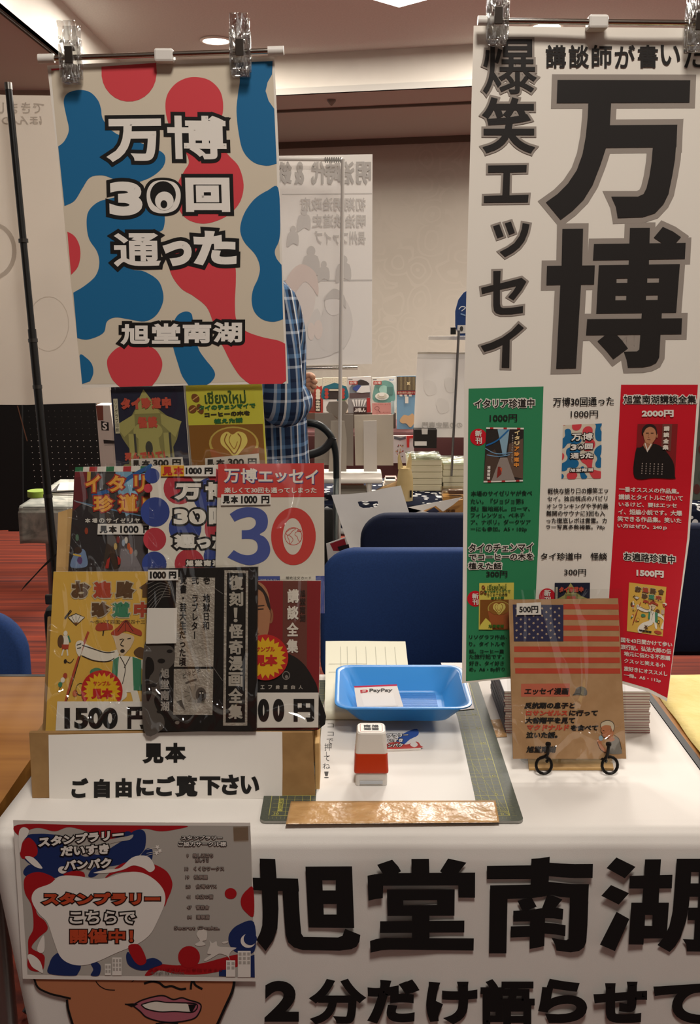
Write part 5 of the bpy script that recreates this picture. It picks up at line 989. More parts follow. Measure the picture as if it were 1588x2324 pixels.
# ------------------------------------------------------------------ flag booklet on a wire easel and the book stack behind
FB = Plane((0, 1.243, .722), lean=13)
kr2 = noisy('kraft_cover', '#a5805a', '#ae8963', (60, 60, 60), .6, 3)
def a_flag(q):
    RDf, Nv, ST = '#b5432d', '#2a2a48', '#b9a184'; q.T = C7b
    q.fill([(357,440),(690,443),(690,683),(365,683)], Nv, 2)
    for y0, y1 in ((437,472),(508,541),(578,611),(648,682)): q.fill([(690,y0),(1050+y0*.01,y0+2),(1050+y1*.01,y1+2),(690,y1)], RDf, 1)
    for y0, y1 in ((716,752),(788,824)): q.fill([(366,y0),(1060,y0+1),(1061,y1+1),(367,y1)], RDf, 1)
    for r in range(9):
        for c in range(6 if r % 2 == 0 else 5):
            q.burst(382+56*c+(0 if r % 2 == 0 else 28), 466+24*r, 10, 4.2, 5, ST, 3)
    q.T = C7c; q.fill([(372,106),(1064,107),(1065,142),(374,141)], RDf, 1)
    q.fill([(412,208),(732,206),(732,292),(412,293)], '#b8614a', 1); q.text('エッセイ漫画', 432, 236, 720, 280, BLACK, 3, b=2, shear=.15)
    q.blob([(750,285),(765,265),(775,240),(800,227),(828,232),(845,255),(843,282),(815,285),(780,282)], '#6a6660', 2); q.stroke([(752,283),(785,272),(815,284)], 4, '#3a3632', 3); q.stroke([(800,228),(805,255),(800,280)], 3, '#4a4640', 3)
    for s_, x0, y0, x1, y1, c in (('反抗期の息子と', 432, 330, 762, 372, BLACK), ('ロサンゼルス', 440, 382, 715, 418, '#b5432d'), ('に行って', 724, 380, 912, 420, BLACK), ('大谷翔平を見て', 436, 428, 762, 470, BLACK), ('マクドナルド', 446, 476, 724, 515, '#b5432d'), ('を食べて', 734, 478, 914, 518, BLACK), ('泣いた話。', 442, 524, 650, 566, BLACK), ('旭堂南湖', 444, 618, 636, 662, BLACK)): q.text(s_, x0, y0, x1, y1, c, 4, b=2.4, shear=.18)
    sk, k_ = '#b0704c', '#26201c'
    q.blob([(988,600),(1005,575),(1035,560),(1060,580),(1072,640),(1070,668),(995,668),(985,640)], '#7b766e', 2); q.blob([(910,590),(920,570),(940,580),(945,610),(985,655),(975,668),(935,640)], sk, 3, 4)
    q.blob([(940,485),(975,480),(1010,490),(1022,520),(1015,560),(1030,575),(1000,590),(985,570),(955,560),(945,535),(938,510)], sk, 3, 4); q.blob([(935,492),(940,465),(975,450),(1010,458),(1025,485),(1018,520),(1005,505),(1000,485),(965,480)], '#c3b49a', 4, 4)
    q.stroke([(935,495),(940,465),(975,450),(1010,458),(1025,487),(1018,522)], 3.5, k_, 5); q.stroke([(940,500),(936,520),(945,535),(942,548),(965,565),(990,565)], 3, k_, 5); q.stroke([(948,515),(960,517)], 3, k_, 5, 0); q.ell(1004, 512, 7, 12, '#9c6040', 5, 10)
    q.blob([(922,560),(935,548),(948,558),(948,578),(930,582)], '#8fa3ad', 5, 3); q.stroke([(912,590),(935,640),(980,668)], 3, k_, 5); q.stroke([(1020,545),(1055,570),(1072,640)], 3, k_, 5)
fl = book('flag_booklet', FB, 0, [(1154,1361),(1402,1358),(1420.7,1722),(1164,1722)], kr2, a_flag, 'brown kraft booklet printed with the stars and stripes on the black easel', 'booklet',
     [(1138,1339),(1411,1336),(1424,1724),(1160,1724)], th=.003, edge='#8f6a44', tags=[('price_label', [(1172,1369),(1227,1367),(1228,1395),(1172,1396)], '#d6d0c6', lambda q: q.text('500円', 1178, 1375, 1221, 1391, BLACK, 2, b=.5))], sfilm=film('crinkled_sleeve', .95, 15, .08, .07))
es = thing('wire_easel', (.30, 1.245, .7005), 'little black wire easel carrying the flag booklet', 'easel'); wire = M('#191614', .4, .6, name='black_wire')
for px in (1232, 1381):
    s_ = 1 if px < 1300 else -1
    h = PZ(px, 1752, .7035); x, y = h.x, h.y
    lp = [(x+.001*s_, y+.002, .7035+.0125+.0115*math.sin(a)) if 0 else (x+.0105*math.cos(a), y-.003+.002*math.sin(a), .7035+.0115+.0113*math.sin(a)) for a in np.linspace(2.2, 2.2+5.9*1, 18)]
    mb = MB(); mb.tube(lp, .0021, 8); mb.tube([lp[0], (x+.004*s_, y-.002, .7295), (x+.004*s_, y-.0055, .741), (x+.004*s_, y-.0055, .7455)], .0022, 8, smooth_n=4); mb.lathe([(.0005, -.003), (.0034, -.002), (.004, 0), (.0034, .002), (.0005, .003)], (x+.004*s_, y-.0055, .747), 12)
    mb.build('front_foot', wire, es, True)
    MB().tube([(x+.004*s_, y-.001, .7195), (x+.014*s_, y+.012, .7215), (x+.026*s_, y+.04, .722)], .0022, 8).build('shelf_arm', wire, es, True)
    MB().tube([(x+.026*s_, y+.04, .722), (x+.03*s_, y+.048, .80), (.30+.01*-s_, y+.058, .88)], .0022, 8).build('back_wire', wire, es, True)
MB().tube([(.30, 1.30, .88), (.30, 1.310, .7025)], .0022, 8).build('rear_leg', wire, es, True)
mb = MB(); mb.prism([PZ(x, y, .7006) for x, y in ((1200,1748),(1392,1748),(1385,1712),(1196,1714))], (0, 0, .003)); tag(mb.build('cardboard_piece', kraft_l), 'flat brown cardboard piece under the wire easel', 'cardboard')
mb = MB(); mb.prism([Vector((x, y, .7042)) for x, y in rrect(PZ(1187, 1740, .704).x, 1.262, PZ(1405, 1740, .704).x, 1.30, .01, 5)], (0, 0, .003)); tag(mb.build('clear_base_plate', film('acrylic', .02, 20, .12, .05, (.86, .88, .89))), 'clear plastic plate with round corners under the flag booklet', 'plate')
# stack of thin books
cov, pagm, redm = M('#c2bcba', .5, name='grey_cover'), M('#ddd6cf', .7, name='page_block'), M('#9c3a3c', .6, name='red_cover_edge')
def thin_book(z, dx, dy, rz, first=None):
    cx, cy = .3385+dx, 1.4425+dy
    if first is None:
        t = thing('thin_book', (cx, cy, z), '', 'book', 'stack of thin books behind the easel')
        MB().box((cx, cy, z+.0023), (.2143, .1498, .0031)).build('page_block', pagm, t)
        mb = MB(); mb.box((cx, cy, z+.0004), (.2145, .150, .0006)); mb.build('back_cover', redm, t); MB().box((cx, cy, z+.00395), (.2145, .150, .0003)).build('front_cover', cov, t)
        MB().box((cx-.1075, cy, z+.002), (.0007, .150, .0038)).build('spine', M('#2e2b3a', .5, name='spine_ink'), t)
    else:
        t = first.copy(); COL.objects.link(t); t.location = (cx, cy, z); ORG[t.name] = np.array((cx, cy, z))
        for ch in first.children: c = ch.copy(); COL.objects.link(c); c.parent = t
    t.rotation_euler = (0, 0, rz); return t
f0 = thin_book(.7006, 0, 0, 0); N_ = 16
for i in range(1, N_): tb = thin_book(.7006+.0041*i, random.uniform(-.0012, .0012)-.0006*i*.5, random.uniform(-.0015, .0015), random.uniform(-.006, .006), f0)
for o in [o for o in bpy.data.objects if o.get('category') == 'book' and o.name.startswith('thin_book')]: o['label'] = 'one of the thin red-edged books stacked behind the flag booklet'
tb['label'] = 'topmost thin book of the stack behind the flag booklet, its grey cover showing'
# yellow cloth on the right-hand table
yc = noisy('yellow_cloth', '#cdba78', '#d5c385', (30, 30, 30), .9, 3, bump=.15, bscale=120)
g0 = [PZ(x, y, .7) for x, y in ((1492,1578),(1588,1714))]; 
def ycf(u, v):
    y = 1.13+.455*v; xl_ = np.interp(y, [g0[1].y, g0[0].y], [g0[1].x, g0[0].x]) if g0[1].y <= y <= g0[0].y else (g0[1].x + (y-g0[1].y)*(g0[0].x-g0[1].x)/(g0[0].y-g0[1].y))
    x = xl_+(1.5-xl_)*u; return (x, y, .7025+.0012*math.sin(u*17+v*5)+.004*min(1, u*60)+.0012*math.sin(v*23))
mb = MB(); mb.grid(ycf, 60, 24); tag(mb.build('yellow_tablecloth', yc, None, 'all', solid=.0015), 'pale yellow cloth spread over the table at the right edge', 'tablecloth')
# ------------------------------------------------------------------ chairs behind the table
blue_f = noisy('blue_chair_fabric', '#1b3462', '#1e396b', (300, 300, 300), .85, 2); shaded_f = noisy('shaded_chair_fabric', '#131a2e', '#161e36', (300, 300, 300), .85, 2); black_f = M('#14120f', .7, name='black_fabric')  # second fabric has the shade of turned-away chairs put into its colour
def chair(x0, w, y, ztop, face, fab, label, group=None):
    """face = -1: the backrest front looks to the camera and the seat comes forward"""
    t = thing('conference_chair', (x0+w/2, y, 0), label, 'chair', group); cx = x0+w/2; zb = ztop-.34
    mb = MB()
    prof_ = rrect(-w/2, 0, w/2, .34, .075, 8); rings = []
    for d, s in ((-.022, .95), (-.016, .985), (0, 1), (.016, .985), (.022, .95)):
        rings.append([Vector((cx+px*s, y-.03*face*-1*(px/(w/2))**2*1.0+d, zb+.17+(pz-.17)*s)) for px, pz in prof_])
    mb.loft(rings); mb.build('backrest', fab, t, 'all')
    sy = y+face*.24
    MB().box((cx, sy, .435), (w*.98, .42, .05), bevel=.02, seg=3).build('seat', fab, t, True)
    for s in (-1, 1):
        MB().tube([(cx+s*w*.32, y+.026*-face, zb+.12), (cx+s*w*.32, y+.03*-face, .5), (cx+s*w*.32, y+.05*face, .41)], .011, 10, smooth_n=4).build('back_support', steel_m, t, True)
        for f in (.06, .40): MB().tube([(cx+s*w*.42, y+face*f, .415), (cx+s*w*.45, y+face*(f+(.03 if f > .2 else -.05)), .0)], .011, 10).build('leg', steel_m, t, True)
    return t
cxx = PY(727, 1350, 2.19).x
chair(cxx, .46, 2.19, .774, -1, blue_f, 'blue upholstered chair behind the middle of the booth table', 'blue chairs')
chair(PY(76, 1450, 1.73).x-.46, .46, 1.73, .774, -1, blue_f, 'blue chair behind the bare wooden table at the left picture edge', 'blue chairs')
nx = PY(818, 1200, 2.53).x
chair(nx, .46, 2.53, .774, 1, shaded_f, 'shade-darkened chair seen from behind, just above the blue chair', 'shade-darkened chairs')
chair(PY(1400, 1300, 2.41).x, .46, 2.41, .774, 1, shaded_f, 'shade-darkened chair showing at the right edge past the tricolour flyer', 'shade-darkened chairs')

# ------------------------------------------------------------------ person in the checked shirt
def plaid():
    m = M('#27466b', .85, 0, .1, 'plaid_shirt'); n, l, b = nodes(m); tc = n.new('ShaderNodeTexCoord'); sp = n.new('ShaderNodeSeparateXYZ'); l.new(tc.outputs['Object'], sp.inputs[0])
    def stripes(out, freq, ph, cols):
        mu = n.new('ShaderNodeMath'); mu.operation = 'MULTIPLY_ADD'; mu.inputs[1].default_value = freq; mu.inputs[2].default_value = ph; fr = n.new('ShaderNodeMath'); fr.operation = 'FRACT'
        cr = n.new('ShaderNodeValToRGB'); cr.color_ramp.interpolation = 'CONSTANT'; e = cr.color_ramp.elements
        while len(e) < len(cols): e.new(1)
        for q, (p, h) in zip(e, cols): q.position = p; q.color = lin(h)
        l.new(out, mu.inputs[0]); l.new(mu.outputs[0], fr.inputs[0]); l.new(fr.outputs[0], cr.inputs[0]); return cr.outputs[0]
    ad = n.new('ShaderNodeMath'); ad.operation = 'MULTIPLY_ADD'; ad.inputs[1].default_value = .55; l.new(sp.outputs[1], ad.inputs[0]); l.new(sp.outputs[0], ad.inputs[2])
    v = stripes(ad.outputs[0], 17, .2, [(0, '#1d2840'), (.16, '#9aa3ae'), (.27, '#42648a'), (.42, '#141c30'), (.60, '#d8d8d6'), (.69, '#55789c'), (.86, '#1d2840')])
    h = stripes(sp.outputs[2], 13, .1, [(0, '#27374f'), (.3, '#b5bcc4'), (.38, '#161f33'), (.6, '#5f7fa0'), (.72, '#27374f'), (.9, '#0e1422')])
    mx = n.new('ShaderNodeMix'); mx.data_type = 'RGBA'; mx.inputs[0].default_value = .38; l.new(v, mx.inputs[6]); l.new(h, mx.inputs[7]); l.new(mx.outputs[2], b.inputs['Base Color']); return m
def skin_mesh(name, vs, es, mat, parent, root=0, sub=2):
    me = bpy.data.meshes.new(name); me.from_pydata([v[:3] for v in vs], es, []); o = bpy.data.objects.new(name, me); COL.objects.link(o)
    md = o.modifiers.new('skin', 'SKIN'); md.use_smooth_shade = True
    for sv, v in zip(me.skin_vertices[0].data, vs): r = v[3]; sv.radius = r if isinstance(r, tuple) else (r, r)
    me.skin_vertices[0].data[root].use_root = True
    sb = o.modifiers.new('sub', 'SUBSURF'); sb.levels = sb.render_levels = sub
    dg = bpy.context.evaluated_depsgraph_get(); m2 = bpy.data.meshes.new_from_object(o.evaluated_get(dg)); bpy.data.objects.remove(o)
    m2.name = name; m2.materials.clear(); m2.materials.append(mat); m2.polygons.foreach_set('use_smooth', np.ones(len(m2.polygons), bool))
    org = ORG[parent.name]; m2.transform(Matrix.Translation(Vector(-org))); o2 = bpy.data.objects.new(name, m2); COL.objects.link(o2); o2.parent = parent; ORG[o2.name] = org; return o2
PX, PYY = -.25, 2.52   # the person's feet; faces away and a little right
fw = Vector((.87, .49, 0)).normalized(); rt = Vector((fw.y, -fw.x, 0))   # rt points to the camera side
def pp(f, r, z, rad): v = Vector((PX, PYY, 0))+fw*f+rt*r; return (v.x, v.y, z, rad)
pe = thing('person', (PX, PYY, 0), 'person in a blue and white checked shirt standing with bent arms behind the poster', 'person')
skm = M('#b98a6c', .6, name='skin')
body = [pp(0, 0, .86, (.105, .088)), pp(0, 0, 1.02, (.105, .088)), pp(.0, 0, 1.2, (.13, .10)), pp(-.01, 0, 1.33, (.11, .08)), pp(-.03, 0, 1.40, .05), pp(-.05, 0, 1.455, .05), pp(-.055, 0, 1.52, (.088, .096)), pp(-.057, 0, 1.595, (.08, .088)),
        pp(-.01, .155, 1.315, .05), pp(-.01, .20, 1.18, .043), pp(-.02, .215, 1.06, .038), pp(.03, .16, 1.085, .034), pp(.085, .06, 1.12, .026), pp(.10, .035, 1.13, .024),
        pp(-.01, -.155, 1.315, .05), pp(-.01, -.20, 1.18, .043), pp(-.055, -.215, 1.06, .038), pp(.05, -.17, 1.085, .034), pp(.13, -.08, 1.10, .026), pp(.15, -.05, 1.105, .024),
        pp(0, .085, .78, .075), pp(.02, .1, .47, .058), pp(0, .1, .1, .042), pp(.03, .1, .045, .036), pp(.15, .1, .035, .034), pp(0, -.085, .78, .075), pp(.02, -.1, .47, .058), pp(0, -.1, .1, .042), pp(.03, -.1, .045, .036), pp(.15, -.1, .035, .034)]
ed = [(0,1),(1,2),(2,3),(3,4),(4,5),(5,6),(6,7),(3,8),(8,9),(9,10),(10,11),(11,12),(12,13),(3,14),(14,15),(15,16),(16,17),(17,18),(18,19),(0,20),(20,21),(21,22),(22,23),(23,24),(0,25),(25,26),(26,27),(27,28),(28,29)]
for s in (1, -1):   # fingers and thumbs
    w = 13 if s > 0 else 19; f0, r0, z0 = (.10, .035, 1.13) if s > 0 else (.15, -.05, 1.105)
    for k in range(4):
        a = len(body); l_ = (.030, .035, .033, .026)[k]; dz = .018-.012*k
        body += [pp(f0+.016, r0-s*.012, z0+dz, .0095), pp(f0+.016+l_*.5, r0-s*(.012+l_*.6), z0+.004+dz, .0085), pp(f0+.010+l_*.6, r0-s*(.012+l_*1.3), z0-.002+dz, .0075)]; ed += [(w, a), (a, a+1), (a+1, a+2)]
    a = len(body); body += [pp(f0-.006, r0-s*.004, z0+.028, .011), pp(f0+.006, r0-s*.016, z0+.046, .009)]; ed += [(w, a), (a, a+1)]
skin_mesh('body', body, ed, skm, pe)
shv = [pp(0, 0, .70, (.178, .150)), pp(0, 0, .84, (.165, .138)), pp(0, 0, 1.0, (.152, .124)), pp(.0, 0, 1.18, (.150, .118)), pp(-.01, 0, 1.325, (.13, .095)), pp(-.035, 0, 1.42, (.064, .066)),
       pp(-.012, .16, 1.315, .063), pp(-.025, .212, 1.18, .060), pp(-.02, .222, 1.06, .058), pp(.03, .175, 1.08, .052), pp(.06, .135, 1.095, .052),
       pp(-.012, -.16, 1.315, .063), pp(-.025, -.212, 1.18, .060), pp(-.055, -.222, 1.06, .056), pp(.04, -.18, 1.08, .05), pp(.08, -.145, 1.09, .05)]
skin_mesh('checked_shirt', shv, [(0,1),(1,2),(2,3),(3,4),(4,5),(4,6),(6,7),(7,8),(8,9),(9,10),(4,11),(11,12),(12,13),(13,14),(14,15)], plaid(), pe)
skin_mesh('trousers', [pp(0, 0, 1.0, (.125, .105)), pp(0, 0, .89, (.135, .112)), pp(0, .09, .78, .098), pp(.02, .1, .47, .074), pp(0, .1, .08, .062), pp(0, -.09, .78, .098), pp(.02, -.1, .47, .074), pp(0, -.1, .08, .062)], [(0,1),(1,2),(2,3),(3,4),(1,5),(5,6),(6,7)], M('#23252e', .85, name='dark_trousers'), pe)
for s in (1, -1): skin_mesh('shoe', [pp(-.04, s*.1, .045, .046), pp(.06, s*.1, .042, .046), pp(.17, s*.1, .035, .04)], [(0,1),(1,2)], M('#17130f', .5), pe, sub=1)
skin_mesh('hair', [pp(-.105, 0, 1.47, (.06, .05)), pp(-.10, 0, 1.53, (.082, .072)), pp(-.08, 0, 1.60, (.09, .09)), pp(-.035, 0, 1.632, (.062, .062))], [(0,1),(1,2),(2,3)], M('#1d1714', .7), pe)
for s in (1, -1):
    e_ = pp(-.065, s*.086, 1.525, 0); mb = MB(); mb.lathe([(.001,-.026),(.011,-.02),(.015,0),(.013,.02),(.001,.028)], e_[:3], 10); mb.build('ear', skm, pe, True)
    e_ = pp(.001, s*.032, 1.548, 0); mb = MB(); mb.lathe([(.001,-.009),(.008,-.004),(.008,.004),(.001,.009)], e_[:3], 10); mb.build('eye', M('#1b1614', .3), pe, True)
n_ = pp(.006, 0, 1.525, 0); mb = MB(); mb.tube([n_[:3], tuple(Vector(n_[:3])+fw*.014-Vector((0, 0, .018)))], [.006, .012], 8); mb.build('nose', skm, pe, True)
n_ = pp(.004, 0, 1.482, 0); mb = MB(); mb.tube([tuple(Vector(n_[:3])-rt*.022), tuple(Vector(n_[:3])+fw*.006), tuple(Vector(n_[:3])+rt*.022)], .005, 8); mb.build('mouth', M('#94574c', .6), pe, True)

# ------------------------------------------------------------------ back-to-back row: tables
T5 = Tm(.3149, 580, 800); T6 = Tm(.1763, 680, 820); T7 = Tm(.2519, 680, 1020); T8 = Tm(.3149, 0, 850)
def slab(name, Y, T, pts, mat, th, label, cat, art=None, parent=None, group=None, lean=0, edge=None, z=.7, base=0, eps=.0006):
    q = Sheet(Plane((0, Y, z), lean=lean), base, eps); q.T = T; q.slab(pts, M(mat) if isinstance(mat, str) else mat, th, edge)
    if art: art(q)
    o = q.build(name, parent)
    return tag(o, label, cat, group) if parent is None else o
def floral():
    m = M('#171b2b', .9, 0, .1, 'navy_flower_cloth'); n, l, b = nodes(m); tc = n.new('ShaderNodeTexCoord'); vo = n.new('ShaderNodeTexVoronoi'); vo.inputs['Scale'].default_value = 34; vo.inputs['Randomness'].default_value = .8
    cr = n.new('ShaderNodeValToRGB'); cr.color_ramp.interpolation = 'CONSTANT'; e = cr.color_ramp.elements; e.new(.5); e.new(.6)
    for q, (p, h) in zip(e, ((0, '#171b2b'), (.1, '#d5d3cf'), (.36, '#171b2b'), (1, '#171b2b'))): q.position = p; q.color = lin(h)
    l.new(tc.outputs['Object'], vo.inputs[0]); l.new(vo.outputs['Distance'], cr.inputs[0]); l.new(cr.outputs[0], b.inputs['Base Color']); return m
def draped(name, x0, x1, y0, y1, z, drop, mat, label, cat='tablecloth'):
    pr = [(y1+.004, z-drop), (y1+.004, z-.01), (y1-.005, z), (y0+.006, z), (y0-.003, z-.006), (y0-.005, z-.02), (y0-.006, z-drop*.5), (y0-.007, z-drop)]
    def f(u, v):
        i = v*(len(pr)-1); k = min(int(i), len(pr)-2); a = i-k; y = pr[k][0]*(1-a)+pr[k+1][0]*a; zz = pr[k][1]*(1-a)+pr[k+1][1]*a
        return (x0+(x1-x0)*u, y+(.008*math.sin(u*27)*min(1, (z-zz)*8) if y < y0+.05 else 0)-.008*(1 if zz < z-.015 and y < y0+.05 else 0), zz)
    mb = MB(); mb.grid(f, 60, 28); return tag(mb.build(name, mat, None, 'all', solid=.001), label, cat)
table('folding_table', PY(43, 1150, 2.97).x+.012, -.28, 2.97, 3.42, .697, 'small table under a grey green patterned cloth, behind the black pole', (-.94, -.34), ends=False)
table('folding_table', -.26, 1.9, 2.99, 3.44, .697, 'table under the navy flowered cloth behind the chairs', (-.2, .8, 1.8), ends=False)
draped('flowered_tablecloth', -.27, 1.92, 2.99, 3.44, .7, .09, floral(), 'navy tablecloth with small white flowers on the table behind the chairs')
gcl = noisy('grey_green_cloth', '#8d8f86', '#c2bfb2', (11, 11, 11), .9, 5, dist=2.5); 
xg = PY(43, 1150, 2.97).x
draped('patterned_tablecloth', xg, -.275, 2.97, 3.42, .7, .115, gcl, 'grey green tablecloth with faint line drawings, left behind the black pole')
p = PZ(78, 1131, .7); mb = MB()
mb.lathe([(.018,.0),(.030,.0),(.030,.019),(.018,.019)], p+Vector((0, .03, .0008)), 28); tag(mb.build('tape_roll', M('#8fa83c', .5), None, True), 'green roll of tape on the grey green cloth', 'tape roll')
for i in range(4):
    q_ = PZ(140, 1128, .7); mb = MB(); mb.box((q_.x+.03+.01*i, q_.y+.09+.01*i, .7015+.004*i), (.2, .14, .003), rot=.1*i-.1); tag(mb.build('flat_print', M(('#c9c4bc','#b9b2aa','#2c2926','#cfc9c0')[i], .7)), ('lowest pale print of the pile on the grey green cloth', 'second print from the bottom of the pile on the grey green cloth', 'black print in the pile on the grey green cloth', 'top print of the pile on the grey green cloth')[i], 'print', 'prints on the grey green cloth')
# white back-printed banner on its own stand
_TP = {}
def TP(h):
    if h not in _TP: _TP[h] = M(h, .7)
    return _TP[h]
def a_meiji(q):
    q.T = Tm(1, 0, 0); g1, g2, pk = '#b9b4ae', '#cfcac4', '#e2d2c9'
    q.fill([(640,440),(844,438),(844,440),(640,442)], g2, 1); q.fill([(640,636),(844,634),(844,637),(640,639)], g2, 1)
    for ch, x in (('明', 808), ('治', 770), ('時', 738), ('代', 706), ('&', 668), ('鉄', 628)): q.text(ch, x, 367, x+(34 if ch != '&' else 22), 418, g1, 3, b=1.6, mir=True, slope=-.02)
    for s_, x0, y in (('初期明治政府', 682, 448), ('明治鉄道史', 708, 486), ('長州ファイブ', 714, 524)): q.text(s_, x0, y, 830, y+30, g2, 3, b=.5, mir=True)
    for cx, cy, h in ((690,480,46), (706,570,60), (780,590,52), (665,520,40), (735,600,40)):
        q.ell(cx, cy, h*.16, h*.2, g2, 2, 12); q.blob([(cx-h*.25,cy+h*.2),(cx+h*.25,cy+h*.2),(cx+h*.3,cy+h*.9),(cx,cy+h*.8),(cx-h*.35,cy+h)], g2, 2, 3)
    q.blob([(650,640),(690,610),(715,640),(712,700),(690,740),(655,745)], TP('#e9e0d9'), 2); q.blob([(648,640),(680,600),(716,620),(722,670),(706,650),(690,640),(668,668),(655,700)], pk, 3); q.blob([(740,690),(765,668),(790,690),(800,740),(780,790),(745,800),(720,770)], TP('#e2ddd7'), 2); q.ell(757, 690, 20, 26, TP('#ebe6e0'), 3); q.blob([(735,680),(757,655),(780,670),(785,700),(770,680),(750,678)], TP('#d0cbc5'), 4)
    q.blob([(690,740),(720,700),(740,760),(760,800),(700,815),(660,800),(655,760)], TP('#e4dfd9'), 2, 4); q.ell(722, 748, 10, 22, TP('#ecdfd6'), 3); q.ell(706, 752, 8, 20, TP('#ecdfd6'), 3)
whp = M('#f0ebe4', .7, name='banner_back_paper'); mbn = slab('hanging_banner', 3.2, Tm(1, 0, 0), [(610,354),(845,350),(844,826),(690,829),(612,829)], whp, .001, 'white banner seen from behind with mirrored grey writing and manga figures', 'banner', a_meiji)
bs = thing('banner_stand', (PY(769, 1110, 2.965).x, 2.965, 0), 'thin white pole stand holding the mirrored banner', 'banner stand')
MB().tube([PY(778, 362, 2.965), PY(769, 1118, 2.965), (PY(769, 1118, 2.965).x, 2.965, .01)], .0055, 10).build('pole', M('#c3bdb5', .35, .3, name='white_pole'), bs, True)
MB().tube([PY(620, 361, 3.15), PY(776, 362, 3.15), PY(778, 364, 2.965)], .006, 10).build('top_rod', capw, bs, True); MB().tube([PY(620, 837, 3.19), PY(811, 833, 3.19)], .007, 10).build('bottom_rod', chrome, bs, True)
mb = MB()
for i in range(8): mb.box(PY(738+5*i, 363, 3.145), (.003, .006, .016))
mb.build('rod_hooks', steel_m, bs); MB().lathe([(.05,0),(.05,.006),(.012,.012),(.006,.02)], (PY(769, 1118, 2.965).x, 2.965, .0), 20).build('base', capw, bs, True)
# display boards seen from behind with struts, on a low white rack
rk = thing('white_rack', (PY(800, 1085, 3.12).x, 3.12, .7), 'low white plastic rack on the flowered cloth carrying two display boards', 'rack'); wpl = M('#d6cfc4', .4, name='white_plastic')
xa_, xb_ = PY(700, 1085, 3.05).x, PY(868, 1085, 3.05).x
mb = MB(); mb.box(((xa_+xb_)/2, 3.13, .764), (xb_-xa_, .18, .016), bevel=.005); mb.build('shelf', wpl, rk, True)
for x in (xa_+.03, PY(845, 1085, 3.05).x-.01):
    for y in (3.055, 3.205): MB().tube([(x, y, .701), (x, y, .757)], .008, 10).build('leg', wpl, rk, True)
gb1, gb2 = M('#857b70', .8, name='grey_card'), M('#b3a898', .8, name='beige_card')
dlab = ('grey display board with notched top, seen from behind on the white rack', 'beige display board seen from behind, right one on the white rack')
for i, (pts, mat, strut) in enumerate((([(195,665),(405,670),(470,740),(520,745),(560,680),(690,680),(690,1345),(190,1330)], gb1, [(400,770),(575,770),(605,1000),(600,1420),(370,1420)]), ([(700,690),(1205,685),(1205,1340),(715,1340)], gb2, [(820,770),(990,765),(995,1420),(825,1420)]))):
    b_ = slab('display_board', 3.16, T6, pts, mat, .004, dlab[i], 'display board', group=None)
    slab('strut', 3.125, T6, strut, M('#c2bab0', .8, name='pale_card') if i else M('#a09688', .8, name='strut_card'), .003, None, None, parent=b_, lean=12 if False else 0)
slab('cut_out_card', 3.175, T6, [(340,590),(375,520),(585,510),(630,575),(595,660),(545,730),(515,760),(470,715),(345,640)], gb1, .003, 'dark grey eight-sided card above the notched display board', 'card')
# things under and beside the rack
for i, (x0, y0, x1, y1, Y, c, lb) in enumerate(((352, 275, 560, 330, 3.16, '#a97a6a', 'pink topped magazine pile under the white rack'), (350, 340, 600, 396, 3.08, '#a39a8c', 'flat grey beige box in front of the white rack'), (760, 150, 860, 200, 3.25, '#b98f86', 'pinkish booklets right of the white rack'), (755, 210, 850, 270, 3.22, '#c9b9a6', 'cream booklets right of the white rack'))):
    a_, b2 = PY(680+.2519*x0, 1020+.2519*y0, Y), PY(680+.2519*x1, 1020+.2519*y1, Y)
    for k in range(3 if i != 1 else 1):
        hgt = (.03, .03, .03, .03)[i]/(3 if i != 1 else 1); mb = MB(); mb.box(((a_.x+b2.x)/2+.003*k, Y+.04, .7008+hgt*(k+.5)+(.0262 if 0 else 0)), (abs(b2.x-a_.x), .07 if i in (0,) else .06, hgt*.96)); q_ = mb.build('magazine' if i != 1 else 'flat_box', M(c if k == 2 or i == 1 else '#cfc6b8', .7)); tag(q_, lb if i == 1 else f'{("lowest", "middle", "top")[k]} one of the {lb}', 'magazine' if i != 1 else 'box', None if i == 1 else lb)
# cream paper stacks
for s_, (x0, x1, Y, n_, top) in enumerate(((1098, 1342, 3.20, 5, 715), (1350, 1560, 3.24, 4, 750))):
    xa_, xb_ = PY(580+.3149*x0, 1060, Y).x, PY(580+.3149*x1, 1060, Y).x; hgt = .021
    for k in range(n_):
        mb = MB(); mb.box(((xa_+xb_)/2+random.uniform(-.002, .002), Y+.07, .7006+hgt*(k+.5)), (xb_-xa_, .14, hgt-.0008), bevel=.0015, seg=1)
        tag(mb.build('paper_ream', noisy('cream_paper_edges', '#bdb496', '#c9c0a4', (2, 2, 400), .8, 2)), f'cream paper bundle, number {k+1} from the bottom of the {("left", "right")[s_]} pile on the flowered cloth', 'paper bundle', 'cream paper bundles')
    mb = MB(); mb.box(((xa_+xb_)/2, Y+.07, .7006+hgt*n_+.003), ((xb_-xa_)*1.02, .145, .006), bevel=.002); tag(mb.build('wrapped_bundle', film('wrap_film', .6, 30, .25, .1, (.8, .84, .78))), ('clear wrapped sheets on top of the left cream pile', 'clear wrapped sheets on top of the right cream pile')[s_], 'wrapping')
